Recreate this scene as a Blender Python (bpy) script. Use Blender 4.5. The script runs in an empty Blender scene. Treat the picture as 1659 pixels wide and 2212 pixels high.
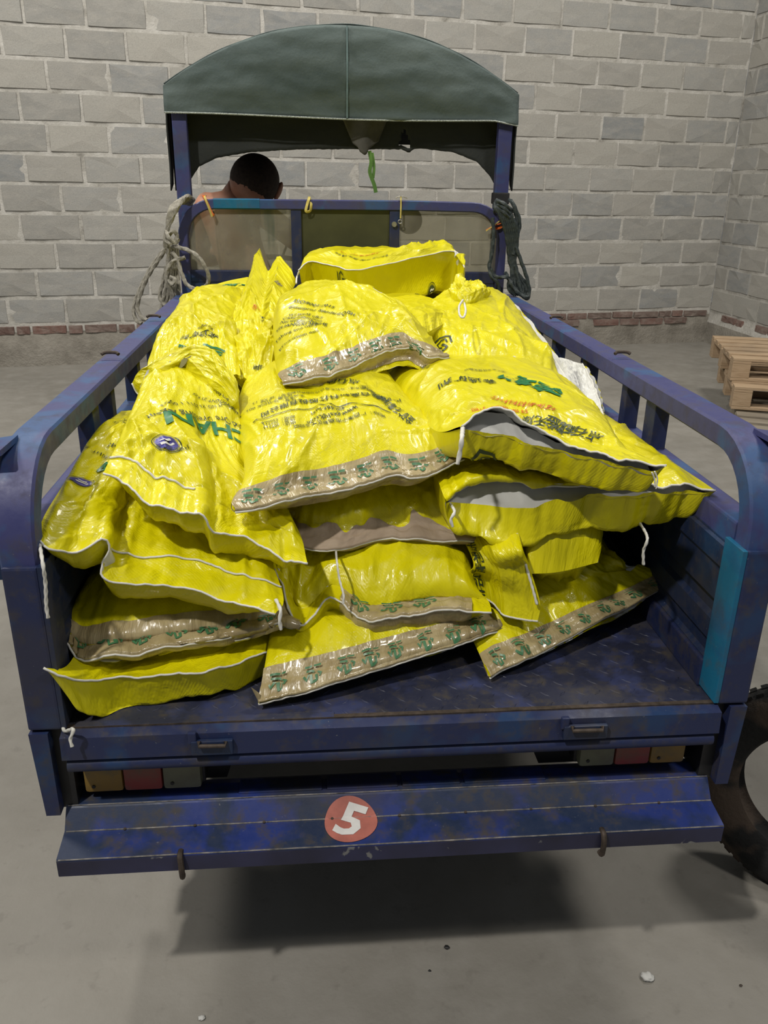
import bpy, bmesh, math, random
import numpy as np
from mathutils import Vector, Matrix
random.seed(7); RNG = np.random.default_rng(11)
sc = bpy.context.scene
COL = sc.collection
R = math.radians
# ------------------------------------------------------------------ camera
CAM = np.array([-0.125, -1.024, 0.742]); PITCH, YAW, ROLL, FPX = R(21.74), R(-5.26), R(0.951), 1771.26
cy, sy, cp, sp = math.cos(YAW), math.sin(YAW), math.cos(PITCH), math.sin(PITCH)
FW = np.array([-sy*cp, cy*cp, -sp]); RT0 = np.array([cy, sy, 0.0]); UP0 = np.cross(RT0, FW)
RT = RT0*math.cos(ROLL)+UP0*math.sin(ROLL); UPV = UP0*math.cos(ROLL)-RT0*math.sin(ROLL)
cam = bpy.data.objects.new('camera', bpy.data.cameras.new('camera')); COL.objects.link(cam)
cam.data.sensor_fit = 'HORIZONTAL'; cam.data.sensor_width = 36; cam.data.lens = FPX/1659*36
cam.data.clip_start = 0.02
M = Matrix(((RT[0], UPV[0], -FW[0], CAM[0]), (RT[1], UPV[1], -FW[1], CAM[1]), (RT[2], UPV[2], -FW[2], CAM[2]), (0, 0, 0, 1)))
cam.matrix_world = M
sc.camera = cam
# ------------------------------------------------------------------ light
sc.view_settings.view_transform = 'Standard'; sc.view_settings.look = 'None'
sc.view_settings.gamma = 1; sc.view_settings.use_curve_mapping = False; sc.view_settings.exposure = 0.0
w = bpy.data.worlds.new('hall'); sc.world = w; w.use_nodes = True
w.node_tree.nodes['Background'].inputs[0].default_value = (0.80, 0.86, 0.92, 1)
w.node_tree.nodes['Background'].inputs[1].default_value = 0.14
def area(name, loc, target, size, power, color=(1, 0.955, 0.88)):
    l = bpy.data.lights.new(name, 'AREA'); l.shape = 'RECTANGLE'; l.size = size[0]; l.size_y = size[1]
    l.energy = power; l.color = color
    o = bpy.data.objects.new(name, l); COL.objects.link(o); o.location = loc
    o.rotation_euler = (Vector(target)-Vector(loc)).to_track_quat('-Z', 'Y').to_euler()
    return o
area('hall_lamp', (-2.0, -1.9, 4.2), (0, 0.5, 0), (0.16, 0.16), 150)
area('hall_lamp', (-1.3, 3.4, 4.3), (0.1, 1.0, 0), (0.25, 0.25), 80)
area('hall_lamp', (2.4, -2.2, 4.6), (1.0, 2.0, 0), (0.8, 0.5), 70)
area('hall_lamp', (2.0, 2.0, 4.6), (2.2, 5.0, 0.2), (0.9, 0.9), 140)
area('hall_lamp', (-3.0, 1.5, 4.6), (-1.2, 5.4, 0.4), (0.9, 0.9), 150)
# ------------------------------------------------------------------ helpers
GROUND = -0.55
def ray(px, py): return FW+(px-829.5)/FPX*RT-(py-1106)/FPX*UPV
def P(px, py, z): d = ray(px, py); return CAM+d*(z-CAM[2])/d[2]
def PY(px, py, y): d = ray(px, py); return CAM+d*(y-CAM[1])/d[1]
def W(x, y, z): return np.array([x, y, z], float)

def setp(o, label=None, cat=None, group=None, kind=None):
    if label: o['label'] = label
    if cat: o['category'] = cat
    if group: o['group'] = group
    if kind: o['kind'] = kind
    return o
def empty(name, loc, label, cat, group=None, rz=0):
    o = bpy.data.objects.new(name, None); COL.objects.link(o); o.location = loc; o.rotation_euler = (0, 0, rz)
    o.empty_display_size = 0.1
    return setp(o, label, cat, group)
def link(name, me, mat=None, parent=None, smooth=False):
    o = bpy.data.objects.new(name, me); COL.objects.link(o)
    if mat is not None and not me.materials:
        for m_ in (mat if isinstance(mat, (list, tuple)) else [mat]): me.materials.append(m_)
    if parent is not None:
        o.parent = parent
    if smooth: me.polygons.foreach_set('use_smooth', np.ones(len(me.polygons), bool))
    return o
def npmesh(name, v, f):
    me = bpy.data.meshes.new(name); me.from_pydata([tuple(map(float, p)) for p in v], [], [tuple(map(int, q)) for q in f]); me.update(); return me

class MB:
    """collects world-space geometry for one part"""
    def __init__(s): s.v = []; s.f = []
    def box(s, lo, hi, bev=0.0, rot=None, cen=None):
        lo = np.array(lo, float); hi = np.array(hi, float); n = len(s.v)
        c = [(x, y, z) for z in (lo[2], hi[2]) for y in (lo[1], hi[1]) for x in (lo[0], hi[0])]
        if bev <= 0:
            s.v += c
            s.f += [(n, n+2, n+3, n+1), (n+4, n+5, n+7, n+6), (n, n+1, n+5, n+4), (n+2, n+6, n+7, n+3), (n, n+4, n+6, n+2), (n+1, n+3, n+7, n+5)]
        else:
            bm = bmesh.new(); bmesh.ops.create_cube(bm, size=1)
            for q in bm.verts: q.co = Vector([lo[i]+(hi[i]-lo[i])*(q.co[i]+.5) for i in range(3)])
            bmesh.ops.bevel(bm, geom=bm.edges[:], offset=min(bev, .45*min(hi-lo)), segments=2, affect='EDGES', profile=.6)
            bm.verts.index_update()
            s.v += [tuple(q.co) for q in bm.verts]; s.f += [tuple(n+q.index for q in f.verts) for f in bm.faces]; bm.free()
        if rot is not None:
            cc = (lo+hi)/2 if cen is None else np.array(cen)
            m = np.array(rot)
            for i in range(n, len(s.v)): s.v[i] = tuple(m @ (np.array(s.v[i])-cc)+cc)
        return s
    def prism(s, prof, axis, a, b):
        """extrude closed 2D profile along axis index from a to b"""
        n = len(s.v); k = len(prof)
        for t in (a, b):
            for p in prof:
                q = list(p); q.insert(axis, t); s.v.append(tuple(q))
        s.f.append(tuple(range(n, n+k))); s.f.append(tuple(range(n+2*k-1, n+k-1, -1)))
        for i in range(k): j = (i+1) % k; s.f.append((n+i, n+j, n+k+j, n+k+i))
        return s
    def tube(s, pts, r, n=10, closed=False, strands=0, sq=None, sub=0, up=(0, 0, 1)):
        pts = np.array(pts, float)
        if sub: pts = spline(pts, sub, closed)
        m = len(pts); k0 = len(s.v)
        rr = np.full(m, r) if np.isscalar(r) else np.interp(np.linspace(0, 1, m), np.linspace(0, 1, len(r)), r)
        if closed: tan = np.roll(pts, -1, 0)-np.roll(pts, 1, 0)
        else: tan = np.gradient(pts, axis=0)
        tan /= np.linalg.norm(tan, axis=1)[:, None]+1e-12
        u = np.array(up, float)
        if abs(tan[0] @ u) > .95: u = np.array([1., 0, 0])
        L = 0
        prev = None
        for i in range(m):
            t = tan[i]
            if prev is None: a = np.cross(u, t); a /= np.linalg.norm(a)
            else:
                a = prev-t*(prev @ t); a /= np.linalg.norm(a)
            prev = a; b = np.cross(t, a)
            if i: L += np.linalg.norm(pts[i]-pts[i-1])
            if sq is not None:
                w_, h_ = sq; bv = min(w_, h_)*.2
                ring = [(-w_, -h_+bv), (-w_+bv, -h_), (w_-bv, -h_), (w_, -h_+bv), (w_, h_-bv), (w_-bv, h_), (-w_+bv, h_), (-w_, h_-bv)]
                for x, y in ring: s.v.append(tuple(pts[i]+a*x+b*y))
                nn = 8
            else:
                nn = n
                for k in range(n):
                    th = 2*math.pi*k/n; q = rr[i]
                    if strands: q = rr[i]*(1+.16*math.cos(strands*th-L/rr[i]*1.1))
                    s.v.append(tuple(pts[i]+(a*math.cos(th)+b*math.sin(th))*q))
        for i in range(m if closed else m-1):
            j = (i+1) % m
            for k in range(nn):
                l = (k+1) % nn
                s.f.append((k0+i*nn+k, k0+i*nn+l, k0+j*nn+l, k0+j*nn+k))
        if not closed:
            s.f.append(tuple(k0+k for k in range(nn))[::-1]); s.f.append(tuple(k0+(m-1)*nn+k for k in range(nn)))
        return s
    def cyl(s, a, b, r, n=20, r2=None):
        return s.tube([a, b], [r, r if r2 is None else r2], n)
    def lathe(s, prof, cen, axis=2, n=32, cap=True):
        """prof: list of (radius, height)"""
        k0 = len(s.v); ax = [i for i in range(3) if i != axis]
        for (r_, h_) in prof:
            for k in range(n):
                th = 2*math.pi*k/n; q = [0, 0, 0]; q[ax[0]] = r_*math.cos(th); q[ax[1]] = r_*math.sin(th); q[axis] = h_
                s.v.append(tuple(np.array(q)+np.array(cen)))
        for i in range(len(prof)-1):
            for k in range(n):
                l = (k+1) % n; s.f.append((k0+i*n+k, k0+i*n+l, k0+(i+1)*n+l, k0+(i+1)*n+k))
        if cap:
            s.f.append(tuple(k0+k for k in range(n))[::-1]); s.f.append(tuple(k0+(len(prof)-1)*n+k for k in range(n)))
        return s
    def build(s, name, mat, parent=None, smooth=False, fix=True):
        me = npmesh(name, s.v, s.f)
        if fix:
            bm = bmesh.new(); bm.from_mesh(me); bmesh.ops.recalc_face_normals(bm, faces=bm.faces[:]); bm.to_mesh(me); bm.free()
        o = link(name, me, mat, parent)
        if smooth:
            me.polygons.foreach_set('use_smooth', np.ones(len(me.polygons), bool))
            me.set_sharp_from_angle(angle=R(38))
        if parent is not None: o.matrix_parent_inverse = parent_inv(parent)
        return o
def parent_inv(p):
    m = Matrix.LocRotScale(p.location, p.rotation_euler, p.scale)
    if p.parent is not None:
        m = Matrix.LocRotScale(p.parent.location, p.parent.rotation_euler, p.parent.scale) @ p.matrix_parent_inverse @ m
    return m.inverted()
def spline(pts, n, closed=False):
    """Catmull-Rom through points, n samples per span"""
    p = np.array(pts, float); k = len(p)
    if k == 2: return p[0]+(p[1]-p[0])*np.linspace(0, 1, n+1)[:, None]
    if closed: e = np.vstack([p[-1], p, p[0], p[1]])
    else: e = np.vstack([2*p[0]-p[1], p, 2*p[-1]-p[-2]])
    out = []
    spans = k if closed else k-1
    for i in range(spans):
        a, b, c, d = e[i], e[i+1], e[i+2], e[i+3]
        for t in np.arange(n)/n:
            out.append(.5*((2*b)+(-a+c)*t+(2*a-5*b+4*c-d)*t*t+(-a+3*b-3*c+d)*t**3))
    if not closed: out.append(p[-1])
    return np.array(out)
def resample(pts, ts, sub=12):
    q = spline(pts, sub); d = np.r_[0, np.cumsum(np.linalg.norm(np.diff(q, axis=0), axis=1))]; d /= d[-1]
    return np.stack([np.interp(ts, d, q[:, i]) for i in range(3)], 1)
# 2D gradient noise
_perm = RNG.permutation(512)
def noise2(x, y, seed=0):
    x = np.asarray(x, float)+seed*17.13; y = np.asarray(y, float)+seed*5.71
    xi = np.floor(x).astype(int); yi = np.floor(y).astype(int); xf = x-xi; yf = y-yi
    def g(ix, iy, dx, dy):
        h = _perm[(_perm[ix & 511]+iy) & 511]*(2*math.pi/512)
        return np.cos(h)*dx+np.sin(h)*dy
    u = xf**3*(xf*(xf*6-15)+10); v = yf**3*(yf*(yf*6-15)+10)
    a = g(xi, yi, xf, yf); b = g(xi+1, yi, xf-1, yf); c = g(xi, yi+1, xf, yf-1); d = g(xi+1, yi+1, xf-1, yf-1)
    return (a*(1-u)+b*u)*(1-v)+(c*(1-u)+d*u)*v
def sstep(a, b, x): t = np.clip((x-a)/(b-a), 0, 1); return t*t*(3-2*t)
# ------------------------------------------------------------------ materials
class NT:
    def __init__(s, name):
        s.m = bpy.data.materials.new(name); s.m.use_nodes = True; s.t = s.m.node_tree; s.n = s.t.nodes; s.l = s.t.links
        s.b = s.n['Principled BSDF']
    def node(s, typ, **kw):
        n = s.n.new(typ)
        for k, v in kw.items():
            if k.startswith('_'): setattr(n, k[1:], v)
            else:
                key = k.replace('__', ' ')
                if key in n.inputs: s.put(n.inputs[key], v)
        return n
    def put(s, sock, v):
        if hasattr(v, 'is_output'): s.l.new(v, sock)
        else: sock.default_value = v
    def noise(s, vec, scale, detail=4, rough=.6, dist=0, stretch=None):
        if stretch is not None:
            mp = s.n.new('ShaderNodeMapping'); s.l.new(vec, mp.inputs[0]); mp.inputs['Scale'].default_value = stretch; vec = mp.outputs[0]
        n = s.n.new('ShaderNodeTexNoise'); s.l.new(vec, n.inputs['Vector']); n.inputs['Scale'].default_value = scale
        n.inputs['Detail'].default_value = detail; n.inputs['Roughness'].default_value = rough; n.inputs['Distortion'].default_value = dist
        return n.outputs['Fac']
    def ramp(s, fac, stops):
        n = s.n.new('ShaderNodeValToRGB'); s.put(n.inputs[0], fac); e = n.color_ramp.elements
        while len(e) < len(stops): e.new(.5)
        for i, (p, c) in enumerate(stops):
            e[i].position = p; e[i].color = (c, c, c, 1) if np.isscalar(c) else tuple(c)+((1,) if len(c) == 3 else ())
        return n.outputs[0]
    def mix(s, fac, a, b, mode='MIX'):
        n = s.n.new('ShaderNodeMix'); n.data_type = 'RGBA'; n.blend_type = mode
        s.put(n.inputs[0], fac)
        for sock, v in ((n.inputs[6], a), (n.inputs[7], b)):
            if not hasattr(v, 'is_output') and len(v) == 3: v = tuple(v)+(1,)
            s.put(sock, v)
        return n.outputs[2]
    def math(s, op, a, b=0.5):
        n = s.n.new('ShaderNodeMath'); n.operation = op; s.put(n.inputs[0], a); s.put(n.inputs[1], b); return n.outputs[0]
    def bump(s, h, strength=.3, dist=.01, prev=None):
        n = s.n.new('ShaderNodeBump'); s.put(n.inputs['Height'], h); n.inputs['Strength'].default_value = strength; n.inputs['Distance'].default_value = dist
        if prev is not None: s.l.new(prev, n.inputs['Normal'])
        s.l.new(n.outputs[0], s.b.inputs['Normal']); return n.outputs[0]
    def obj(s): return s.node('ShaderNodeTexCoord').outputs['Object']
    def geo(s): return s.node('ShaderNodeNewGeometry').outputs['Position']
    def set(s, **kw):
        for k, v in kw.items():
            sock = s.b.inputs[k.replace('__', ' ')]
            if not hasattr(v, 'is_output') and not np.isscalar(v) and len(v) == 3: v = tuple(v)+(1,)
            s.put(sock, v)
        return s
def simple(name, col, rough=.5, metal=0, var=.15, scale=30, bump=0.0, **kw):
    t = NT(name); p = t.obj(); n = t.noise(p, scale)
    c2 = tuple(min(1, c*(1+var*2)) for c in col); c1 = tuple(c*(1-var*1.4) for c in col)
    t.set(Base__Color=t.ramp(n, [(.3, c1), (.7, c2)]), Roughness=rough, Metallic=metal, **kw)
    if bump: t.bump(n, bump, .004)
    return t.m
MT = {}
def mat_concrete():
    t = NT('concrete_floor'); p = t.geo()
    a = t.noise(p, 1.3, 6, .62); b = t.noise(p, 9, 5, .6); c = t.noise(p, 90, 3, .6)
    col = t.ramp(a, [(.3, (.17, .160, .138)), (.7, (.245, .231, .203))])
    col = t.mix(t.ramp(b, [(.42, 0), (.75, .55)]), col, (.28, .268, .243))
    col = t.mix(t.ramp(t.noise(p, 24, 3, .7), [(.60, 0), (.74, .28)]), col, (.12, .11, .095))
    t.set(Base__Color=col, Roughness=t.ramp(b, [(.3, .62), (.7, .85)]))
    n1 = t.bump(b, .35, .010); t.bump(c, .25, .003, n1)
    return t.m
def mat_block():
    t = NT('cinder_block'); p = t.obj(); oi = t.node('ShaderNodeObjectInfo')
    rnd = oi.outputs['Random']
    add = t.node('ShaderNodeVectorMath', _operation='ADD'); t.l.new(p, add.inputs[0])
    sc_ = t.node('ShaderNodeVectorMath', _operation='SCALE'); t.l.new(oi.outputs['Location'], sc_.inputs[0]); sc_.inputs['Scale'].default_value = 3.7
    t.l.new(sc_.outputs[0], add.inputs[1]); q = add.outputs[0]
    base = t.ramp(rnd, [(0, (.27, .267, .25)), (.25, (.32, .31, .283)), (.5, (.37, .357, .32)), (.72, (.285, .288, .28)), (.86, (.225, .235, .237)), (1, (.39, .375, .335))])
    grit = t.noise(q, 55, 4, .75, stretch=(1, 1, .35)); blot = t.noise(q, 4, 4, .6)
    col = t.mix(t.ramp(blot, [(.35, 0), (.7, .5)]), base, (.38, .36, .32))
    col = t.mix(t.ramp(grit, [(.42, 0), (.75, .35)]), col, (.16, .155, .14))
    col = t.mix(t.ramp(t.noise(q, 14, 3, .6), [(.62, 0), (.75, .4)]), col, (.44, .425, .385))
    t.set(Base__Color=col, Roughness=.92)
    t.bump(grit, .6, .006)
    return t.m
def mat_mortar():
    t = NT('mortar'); p = t.geo(); a = t.noise(p, 7, 5, .7); b = t.noise(p, 60, 4, .7)
    col = t.ramp(a, [(.26, (.20, .19, .165)), (.42, (.37, .355, .32)), (.65, (.50, .485, .45))])
    t.set(Base__Color=col, Roughness=.95); t.bump(b, .7, .01); return t.m
def mat_plinth():
    t = NT('rough_plinth'); p = t.geo(); a = t.noise(p, 5, 6, .7); b = t.noise(p, 40, 4, .7)
    col = t.ramp(a, [(.3, (.165, .15, .125)), (.6, (.27, .25, .215)), (.75, (.33, .31, .275))])
    t.set(Base__Color=col, Roughness=.95); t.bump(b, .8, .012); return t.m
def mat_brick():
    t = NT('red_brick'); p = t.geo(); oi = t.node('ShaderNodeObjectInfo')
    base = t.ramp(oi.outputs['Random'], [(0, (.115, .07, .058)), (.5, (.165, .092, .075)), (1, (.14, .10, .085))])
    a = t.noise(p, 18, 5, .7)
    col = t.mix(t.ramp(a, [(.42, 0), (.7, .6)]), base, (.25, .22, .19))
    t.set(Base__Color=col, Roughness=.9); t.bump(a, .6, .01); return t.m
def mat_blue(name, base, patch, amount=.5, grime=.4, rough=.36):
    t = NT(name); p = t.geo(); a = t.noise(p, 9, 4, .55, .3); b = t.noise(p, 30, 5, .65); c = t.noise(p, 5, 3, .5); d = t.noise(p, 160, 3, .6)
    col = t.mix(t.ramp(a, [(.56-.12*amount, 0), (.60-.10*amount+.05, amount)]), base, patch)
    col = t.mix(t.ramp(b, [(.50, 0), (.68, grime)]), col, (.055, .045, .032))
    col = t.mix(t.ramp(c, [(.55, 0), (.66, grime*.8)]), col, (.035, .033, .04))
    col = t.mix(t.ramp(d, [(.70, 0), (.76, .35)]), col, (.30, .29, .27))
    t.set(Base__Color=col, Roughness=t.ramp(b, [(.3, rough), (.7, rough+.3)]), Metallic=0.0, Specular__IOR__Level=.5)
    t.bump(b, .12, .004); return t.m
def mat_sack():
    t = NT('woven_yellow_plastic'); uv = t.node('ShaderNodeUVMap').outputs[0]; g = t.node('ShaderNodeNewGeometry')
    pos = g.outputs['Position']
    a = t.noise(pos, 6, 4, .6)
    yel = t.ramp(a, [(.3, (.60, .535, .0015)), (.7, (.68, .62, .002))])
    yel = t.mix(t.ramp(t.noise(pos, 22, 4, .65), [(.60, 0), (.80, .14)]), yel, (.34, .27, .03))
    col = t.mix(g.outputs['Backfacing'], yel, (.62, .62, .58))
    # fine ridges of the flat woven tapes, seen through the film, with crumples
    wv = t.node('ShaderNodeTexWave', _wave_type='BANDS', _bands_direction='DIAGONAL'); t.l.new(uv, wv.inputs['Vector'])
    wv.inputs['Scale'].default_value = 125; wv.inputs['Distortion'].default_value = 1.2; wv.inputs['Detail'].default_value = 2; wv.inputs['Detail Scale'].default_value = 1.2
    cr = t.noise(uv, 46, 3, .62, .6, stretch=(1, .6, 1)); cr2 = t.noise(uv, 13, 4, .6, .8)
    rid = t.math('ABSOLUTE', t.math('SUBTRACT', cr2, .5)); 
    gate = t.ramp(t.noise(uv, 7, 3, .5), [(.42, .15), (.62, 1)])
    h1 = t.math('MULTIPLY', wv.outputs['Fac'], gate)
    n1 = t.bump(h1, .13, .0016)
    n2 = t.bump(cr, .40, .0050, n1)
    t.bump(rid, .45, .016, n2)
    t.set(Base__Color=col, Roughness=t.ramp(t.noise(uv, 30, 3, .6), [(.35, .30), (.7, .48)]), Specular__IOR__Level=.38,
          Coat__Weight=.24, Coat__Roughness=.08)
    return t.m
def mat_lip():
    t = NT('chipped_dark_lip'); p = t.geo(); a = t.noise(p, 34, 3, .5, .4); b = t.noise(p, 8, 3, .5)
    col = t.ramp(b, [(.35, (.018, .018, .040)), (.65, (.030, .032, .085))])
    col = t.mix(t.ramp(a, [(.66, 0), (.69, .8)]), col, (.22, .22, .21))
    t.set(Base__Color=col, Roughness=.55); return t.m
def mat_tape():
    t = NT('kraft_paper_tape'); uv = t.node('ShaderNodeUVMap').outputs[0]
    a = t.noise(uv, 18, 4, .6); c = t.noise(uv, 34, 3, .6, .5, stretch=(1.6, .5, 1))
    t.set(Base__Color=t.ramp(a, [(.3, (.25, .185, .08)), (.7, (.47, .39, .215))]), Roughness=.30, Coat__Weight=.6, Coat__Roughness=.1)
    t.bump(c, .6, .009); return t.m
def mat_paper():
    t = NT('torn_kraft_paper'); uv = t.node('ShaderNodeUVMap').outputs[0]; a = t.noise(uv, 18, 4, .6)
    t.set(Base__Color=t.ramp(a, [(.3, (.27, .20, .14)), (.7, (.38, .30, .22))]), Roughness=.72); t.bump(a, .6, .008); return t.m
def mat_canvas(name, c1, c2, rough=.85):
    t = NT(name); p = t.geo(); a = t.noise(p, 4, 6, .7, stretch=(.5, 1, 1.6)); b = t.noise(p, 130, 3, .6)
    t.set(Base__Color=t.ramp(a, [(.3, c1), (.72, c2)]), Roughness=rough); t.bump(b, .4, .003); return t.m
def mat_pane():
    t = NT('scratched_clear_plastic'); p = t.geo()
    a = t.noise(p, 6, 5, .65); drip = t.noise(p, 14, 3, .5, stretch=(1, 1, .12)); sm = t.noise(p, 3, 3, .5)
    film = t.ramp(a, [(.3, (.20, .185, .14)), (.7, (.38, .36, .30))])
    film = t.mix(t.ramp(drip, [(.62, 0), (.70, .8)]), film, (.05, .08, .06))
    t.set(Base__Color=film, Roughness=.5)
    tr = t.node('ShaderNodeBsdfTransparent'); tr.inputs[0].default_value = (.86, .85, .78, 1)
    mx = t.node('ShaderNodeMixShader')
    fac = t.math('ADD', t.ramp(sm, [(.35, .30), (.7, .62)]), t.ramp(drip, [(.60, 0), (.72, .35)]))
    t.put(mx.inputs[0], fac); t.l.new(tr.outputs[0], mx.inputs[1]); t.l.new(t.b.outputs[0], mx.inputs[2])
    t.l.new(mx.outputs[0], t.n['Material Output'].inputs[0]); return t.m
def mat_skin():
    t = NT('bare_skin'); p = t.obj(); a = t.noise(p, 20, 4, .6)
    t.set(Base__Color=t.ramp(a, [(.3, (.40, .185, .115)), (.7, (.52, .26, .17))]), Roughness=.5, Subsurface__Weight=.08); t.bump(a, .15, .004); return t.m
def mat_tread():
    t = NT('muddy_tyre_rubber'); p = t.geo(); a = t.noise(p, 7, 3, .5); b = t.noise(p, 90, 4, .7)
    col = t.mix(t.ramp(a, [(.47, 0), (.53, 1)]), (.008, .008, .008), (.065, .045, .032))
    t.set(Base__Color=col, Roughness=.85); t.bump(b, .6, .006); return t.m
def mat_wood(name, c1, c2):
    t = NT(name); p = t.obj(); a = t.noise(p, 9, 5, .65, 1.5, stretch=(.4, 3, 3)); b = t.noise(p, 3, 3, .6)
    col = t.mix(t.ramp(b, [(.5, 0), (.75, .5)]), t.ramp(a, [(.3, c1), (.7, c2)]), (.14, .11, .08))
    t.set(Base__Color=col, Roughness=.85); t.bump(a, .4, .005); return t.m
def mat_lens(name, col):
    t = NT(name); p = t.geo(); a = t.noise(p, 30, 4, .6)
    t.set(Base__Color=t.mix(t.ramp(a, [(.45, .25), (.7, .7)]), col, (.10, .09, .06)), Roughness=.42); return t.m
FLOOR_M = mat_concrete(); BLOCK_M = mat_block(); MORTAR_M = mat_mortar(); PLINTH_M = mat_plinth(); BRICK_M = mat_brick()
BLUE = mat_blue('chipped_blue_paint', (.015, .023, .076), (.008, .070, .18), .30, .6)
RAILB = mat_blue('worn_violet_blue_paint', (.042, .046, .145), (.010, .115, .26), .42, .4, .40)
CYANB = mat_blue('bright_blue_old_paint', (.006, .125, .235), (.02, .06, .18), .35, .4)
DARKB = mat_blue('dark_blue_sheet_paint', (.011, .021, .060), (.006, .045, .12), .4, .5)
BEDM = mat_blue('scuffed_tread_plate', (.018, .021, .045), (.045, .060, .17), .5, .75, .45)
BUMPM = mat_blue('weathered_blue_bumper', (.015, .027, .066), (.016, .034, .19), .85, .85, .40)
LIPM = mat_lip(); DUSTGLINT = simple('dusty_edge_highlight', (.16, .15, .14), .7, 0, .5, 60)  # pale grey for dusty bumper edges, with their highlight put into the colour
SACK = mat_sack(); TAPE = mat_tape(); PAPER = mat_paper()
THREAD = simple('white_thread', (.62, .61, .56), .8, 0, .06, 60)
LINING = simple('white_lining', (.47, .47, .45), .6, 0, .06, 20)
GREEN = simple('green_ink', (.010, .15, .045), .4, 0, .05, 20)
INK = simple('dark_ink', (.028, .045, .012), .42, 0, .05, 20)
BLUEINK = simple('blue_ink', (.05, .045, .25), .4, 0, .2, 60)
REDINK = simple('orange_red_ink', (.55, .13, .01), .4, 0, .05, 20)
TAPEINK = simple('tape_green_ink', (.055, .17, .075), .35, 0, .1, 20)
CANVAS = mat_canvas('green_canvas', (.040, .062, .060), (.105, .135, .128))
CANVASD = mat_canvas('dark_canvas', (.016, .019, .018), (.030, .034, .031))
BLACK = simple('black_paint', (.012, .012, .013), .5); RUBBER = simple('rubber', (.02, .02, .02), .85, 0, .2, 40, .2)
STEEL = simple('dull_steel', (.32, .31, .29), .4, .8, .2, 40); ROPEG = simple('grey_rope_fibre', (.25, .235, .195), .85, 0, .2, 120, .4)
ROPED = simple('dark_rope_fibre', (.030, .040, .040), .55, 0, .25, 120, .4)
PANE = mat_pane(); OLIVE = simple('olive_dark_panel', (.050, .052, .020), .5, 0, .12, 12)
SKIN = mat_skin(); HAIR = simple('short_dark_hair', (.035, .022, .015), .8, 0, .25, 90, .5); TROUSER = simple('dark_trousers', (.03, .035, .045), .9)
WOOD = mat_wood('pallet_wood', (.28, .19, .11), (.42, .31, .20)); WOODG = mat_wood('grey_weathered_wood', (.17, .145, .11), (.27, .235, .18))
AMBER = mat_lens('amber_lens', (.30, .17, .015)); REDL = mat_lens('red_lens', (.30, .025, .025)); CLEARL = mat_lens('clear_lens', (.16, .17, .11))
STICK = simple('faded_red_sticker', (.40, .13, .10), .6, 0, .12, 30); WHITEP = simple('white_paint', (.68, .67, .65), .55, 0, .06, 30)
YTIE = simple('yellow_tie', (.55, .45, .12), .5); OTIE = simple('orange_tie', (.62, .14, .03), .4); GSTRIP = simple('green_plastic_strip', (.10, .22, .04), .5)
RUST = simple('rusty_steel', (.06, .045, .035), .7, .3, .3, 60, .3)
# ================================================================== SETTING
# floor
n = 90
xs = np.linspace(-6, 7, n); ys = np.linspace(-5, 9, n); X, Y = np.meshgrid(xs, ys)
Z = GROUND+.0015*noise2(X*3, Y*3, 3)
v = np.stack([X, Y, Z], -1).reshape(-1, 3); f = [(i*n+j, i*n+j+1, (i+1)*n+j+1, (i+1)*n+j) for i in range(n-1) for j in range(n-1)]
setp(link('floor', npmesh('floor', v, f), FLOOR_M, smooth=True), kind='structure')
# wall frames: x along the wall, y into the room negative, z up
def block_mesh(seed, rough=.006, bev=.010):
    r = random.Random(seed); lx, lz, dp = .5, .5, .5
    v = []; f = []
    m = 3
    # front face loop (perimeter points), chipped bevel ring, back ring
    per = []
    for i in range(m): per.append((-lx+2*lx*i/m, -lz))
    for i in range(2): per.append((lx, -lz+2*lz*i/2))
    for i in range(m): per.append((lx-2*lx*i/m, lz))
    for i in range(2): per.append((-lx, lz-2*lz*i/2))
    k = len(per)
    for (x, z) in per: v.append((x, .5, z))
    for (x, z) in per: v.append((x*(1-r.uniform(0, .012)), -.35+r.uniform(-.02, .1), z*(1-r.uniform(0, .03))))
    for (x, z) in per: v.append((x*(1-r.uniform(.02, .05)), -.5+r.uniform(-.05, .05), z*(1-r.uniform(.05, .11))))
    v.append((r.uniform(-.1, .1), -.5+r.uniform(-.06, .02), r.uniform(-.1, .1)))
    for a in range(2):
        for i in range(k): j = (i+1) % k; f.append((a*k+i, (a+1)*k+i, (a+1)*k+j, a*k+j))
    for i in range(k): f.append((2*k+i, 3*k, 2*k+(i+1) % k))
    me = npmesh('block_%d' % seed, v, f); me.materials.append(BLOCK_M); return me
BLK = [block_mesh(s) for s in range(8)]
def brick_mesh(seed):
    me = block_mesh(100+seed); me.materials.clear(); me.materials.append(BRICK_M); return me
BRK = [brick_mesh(s) for s in range(4)]
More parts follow.
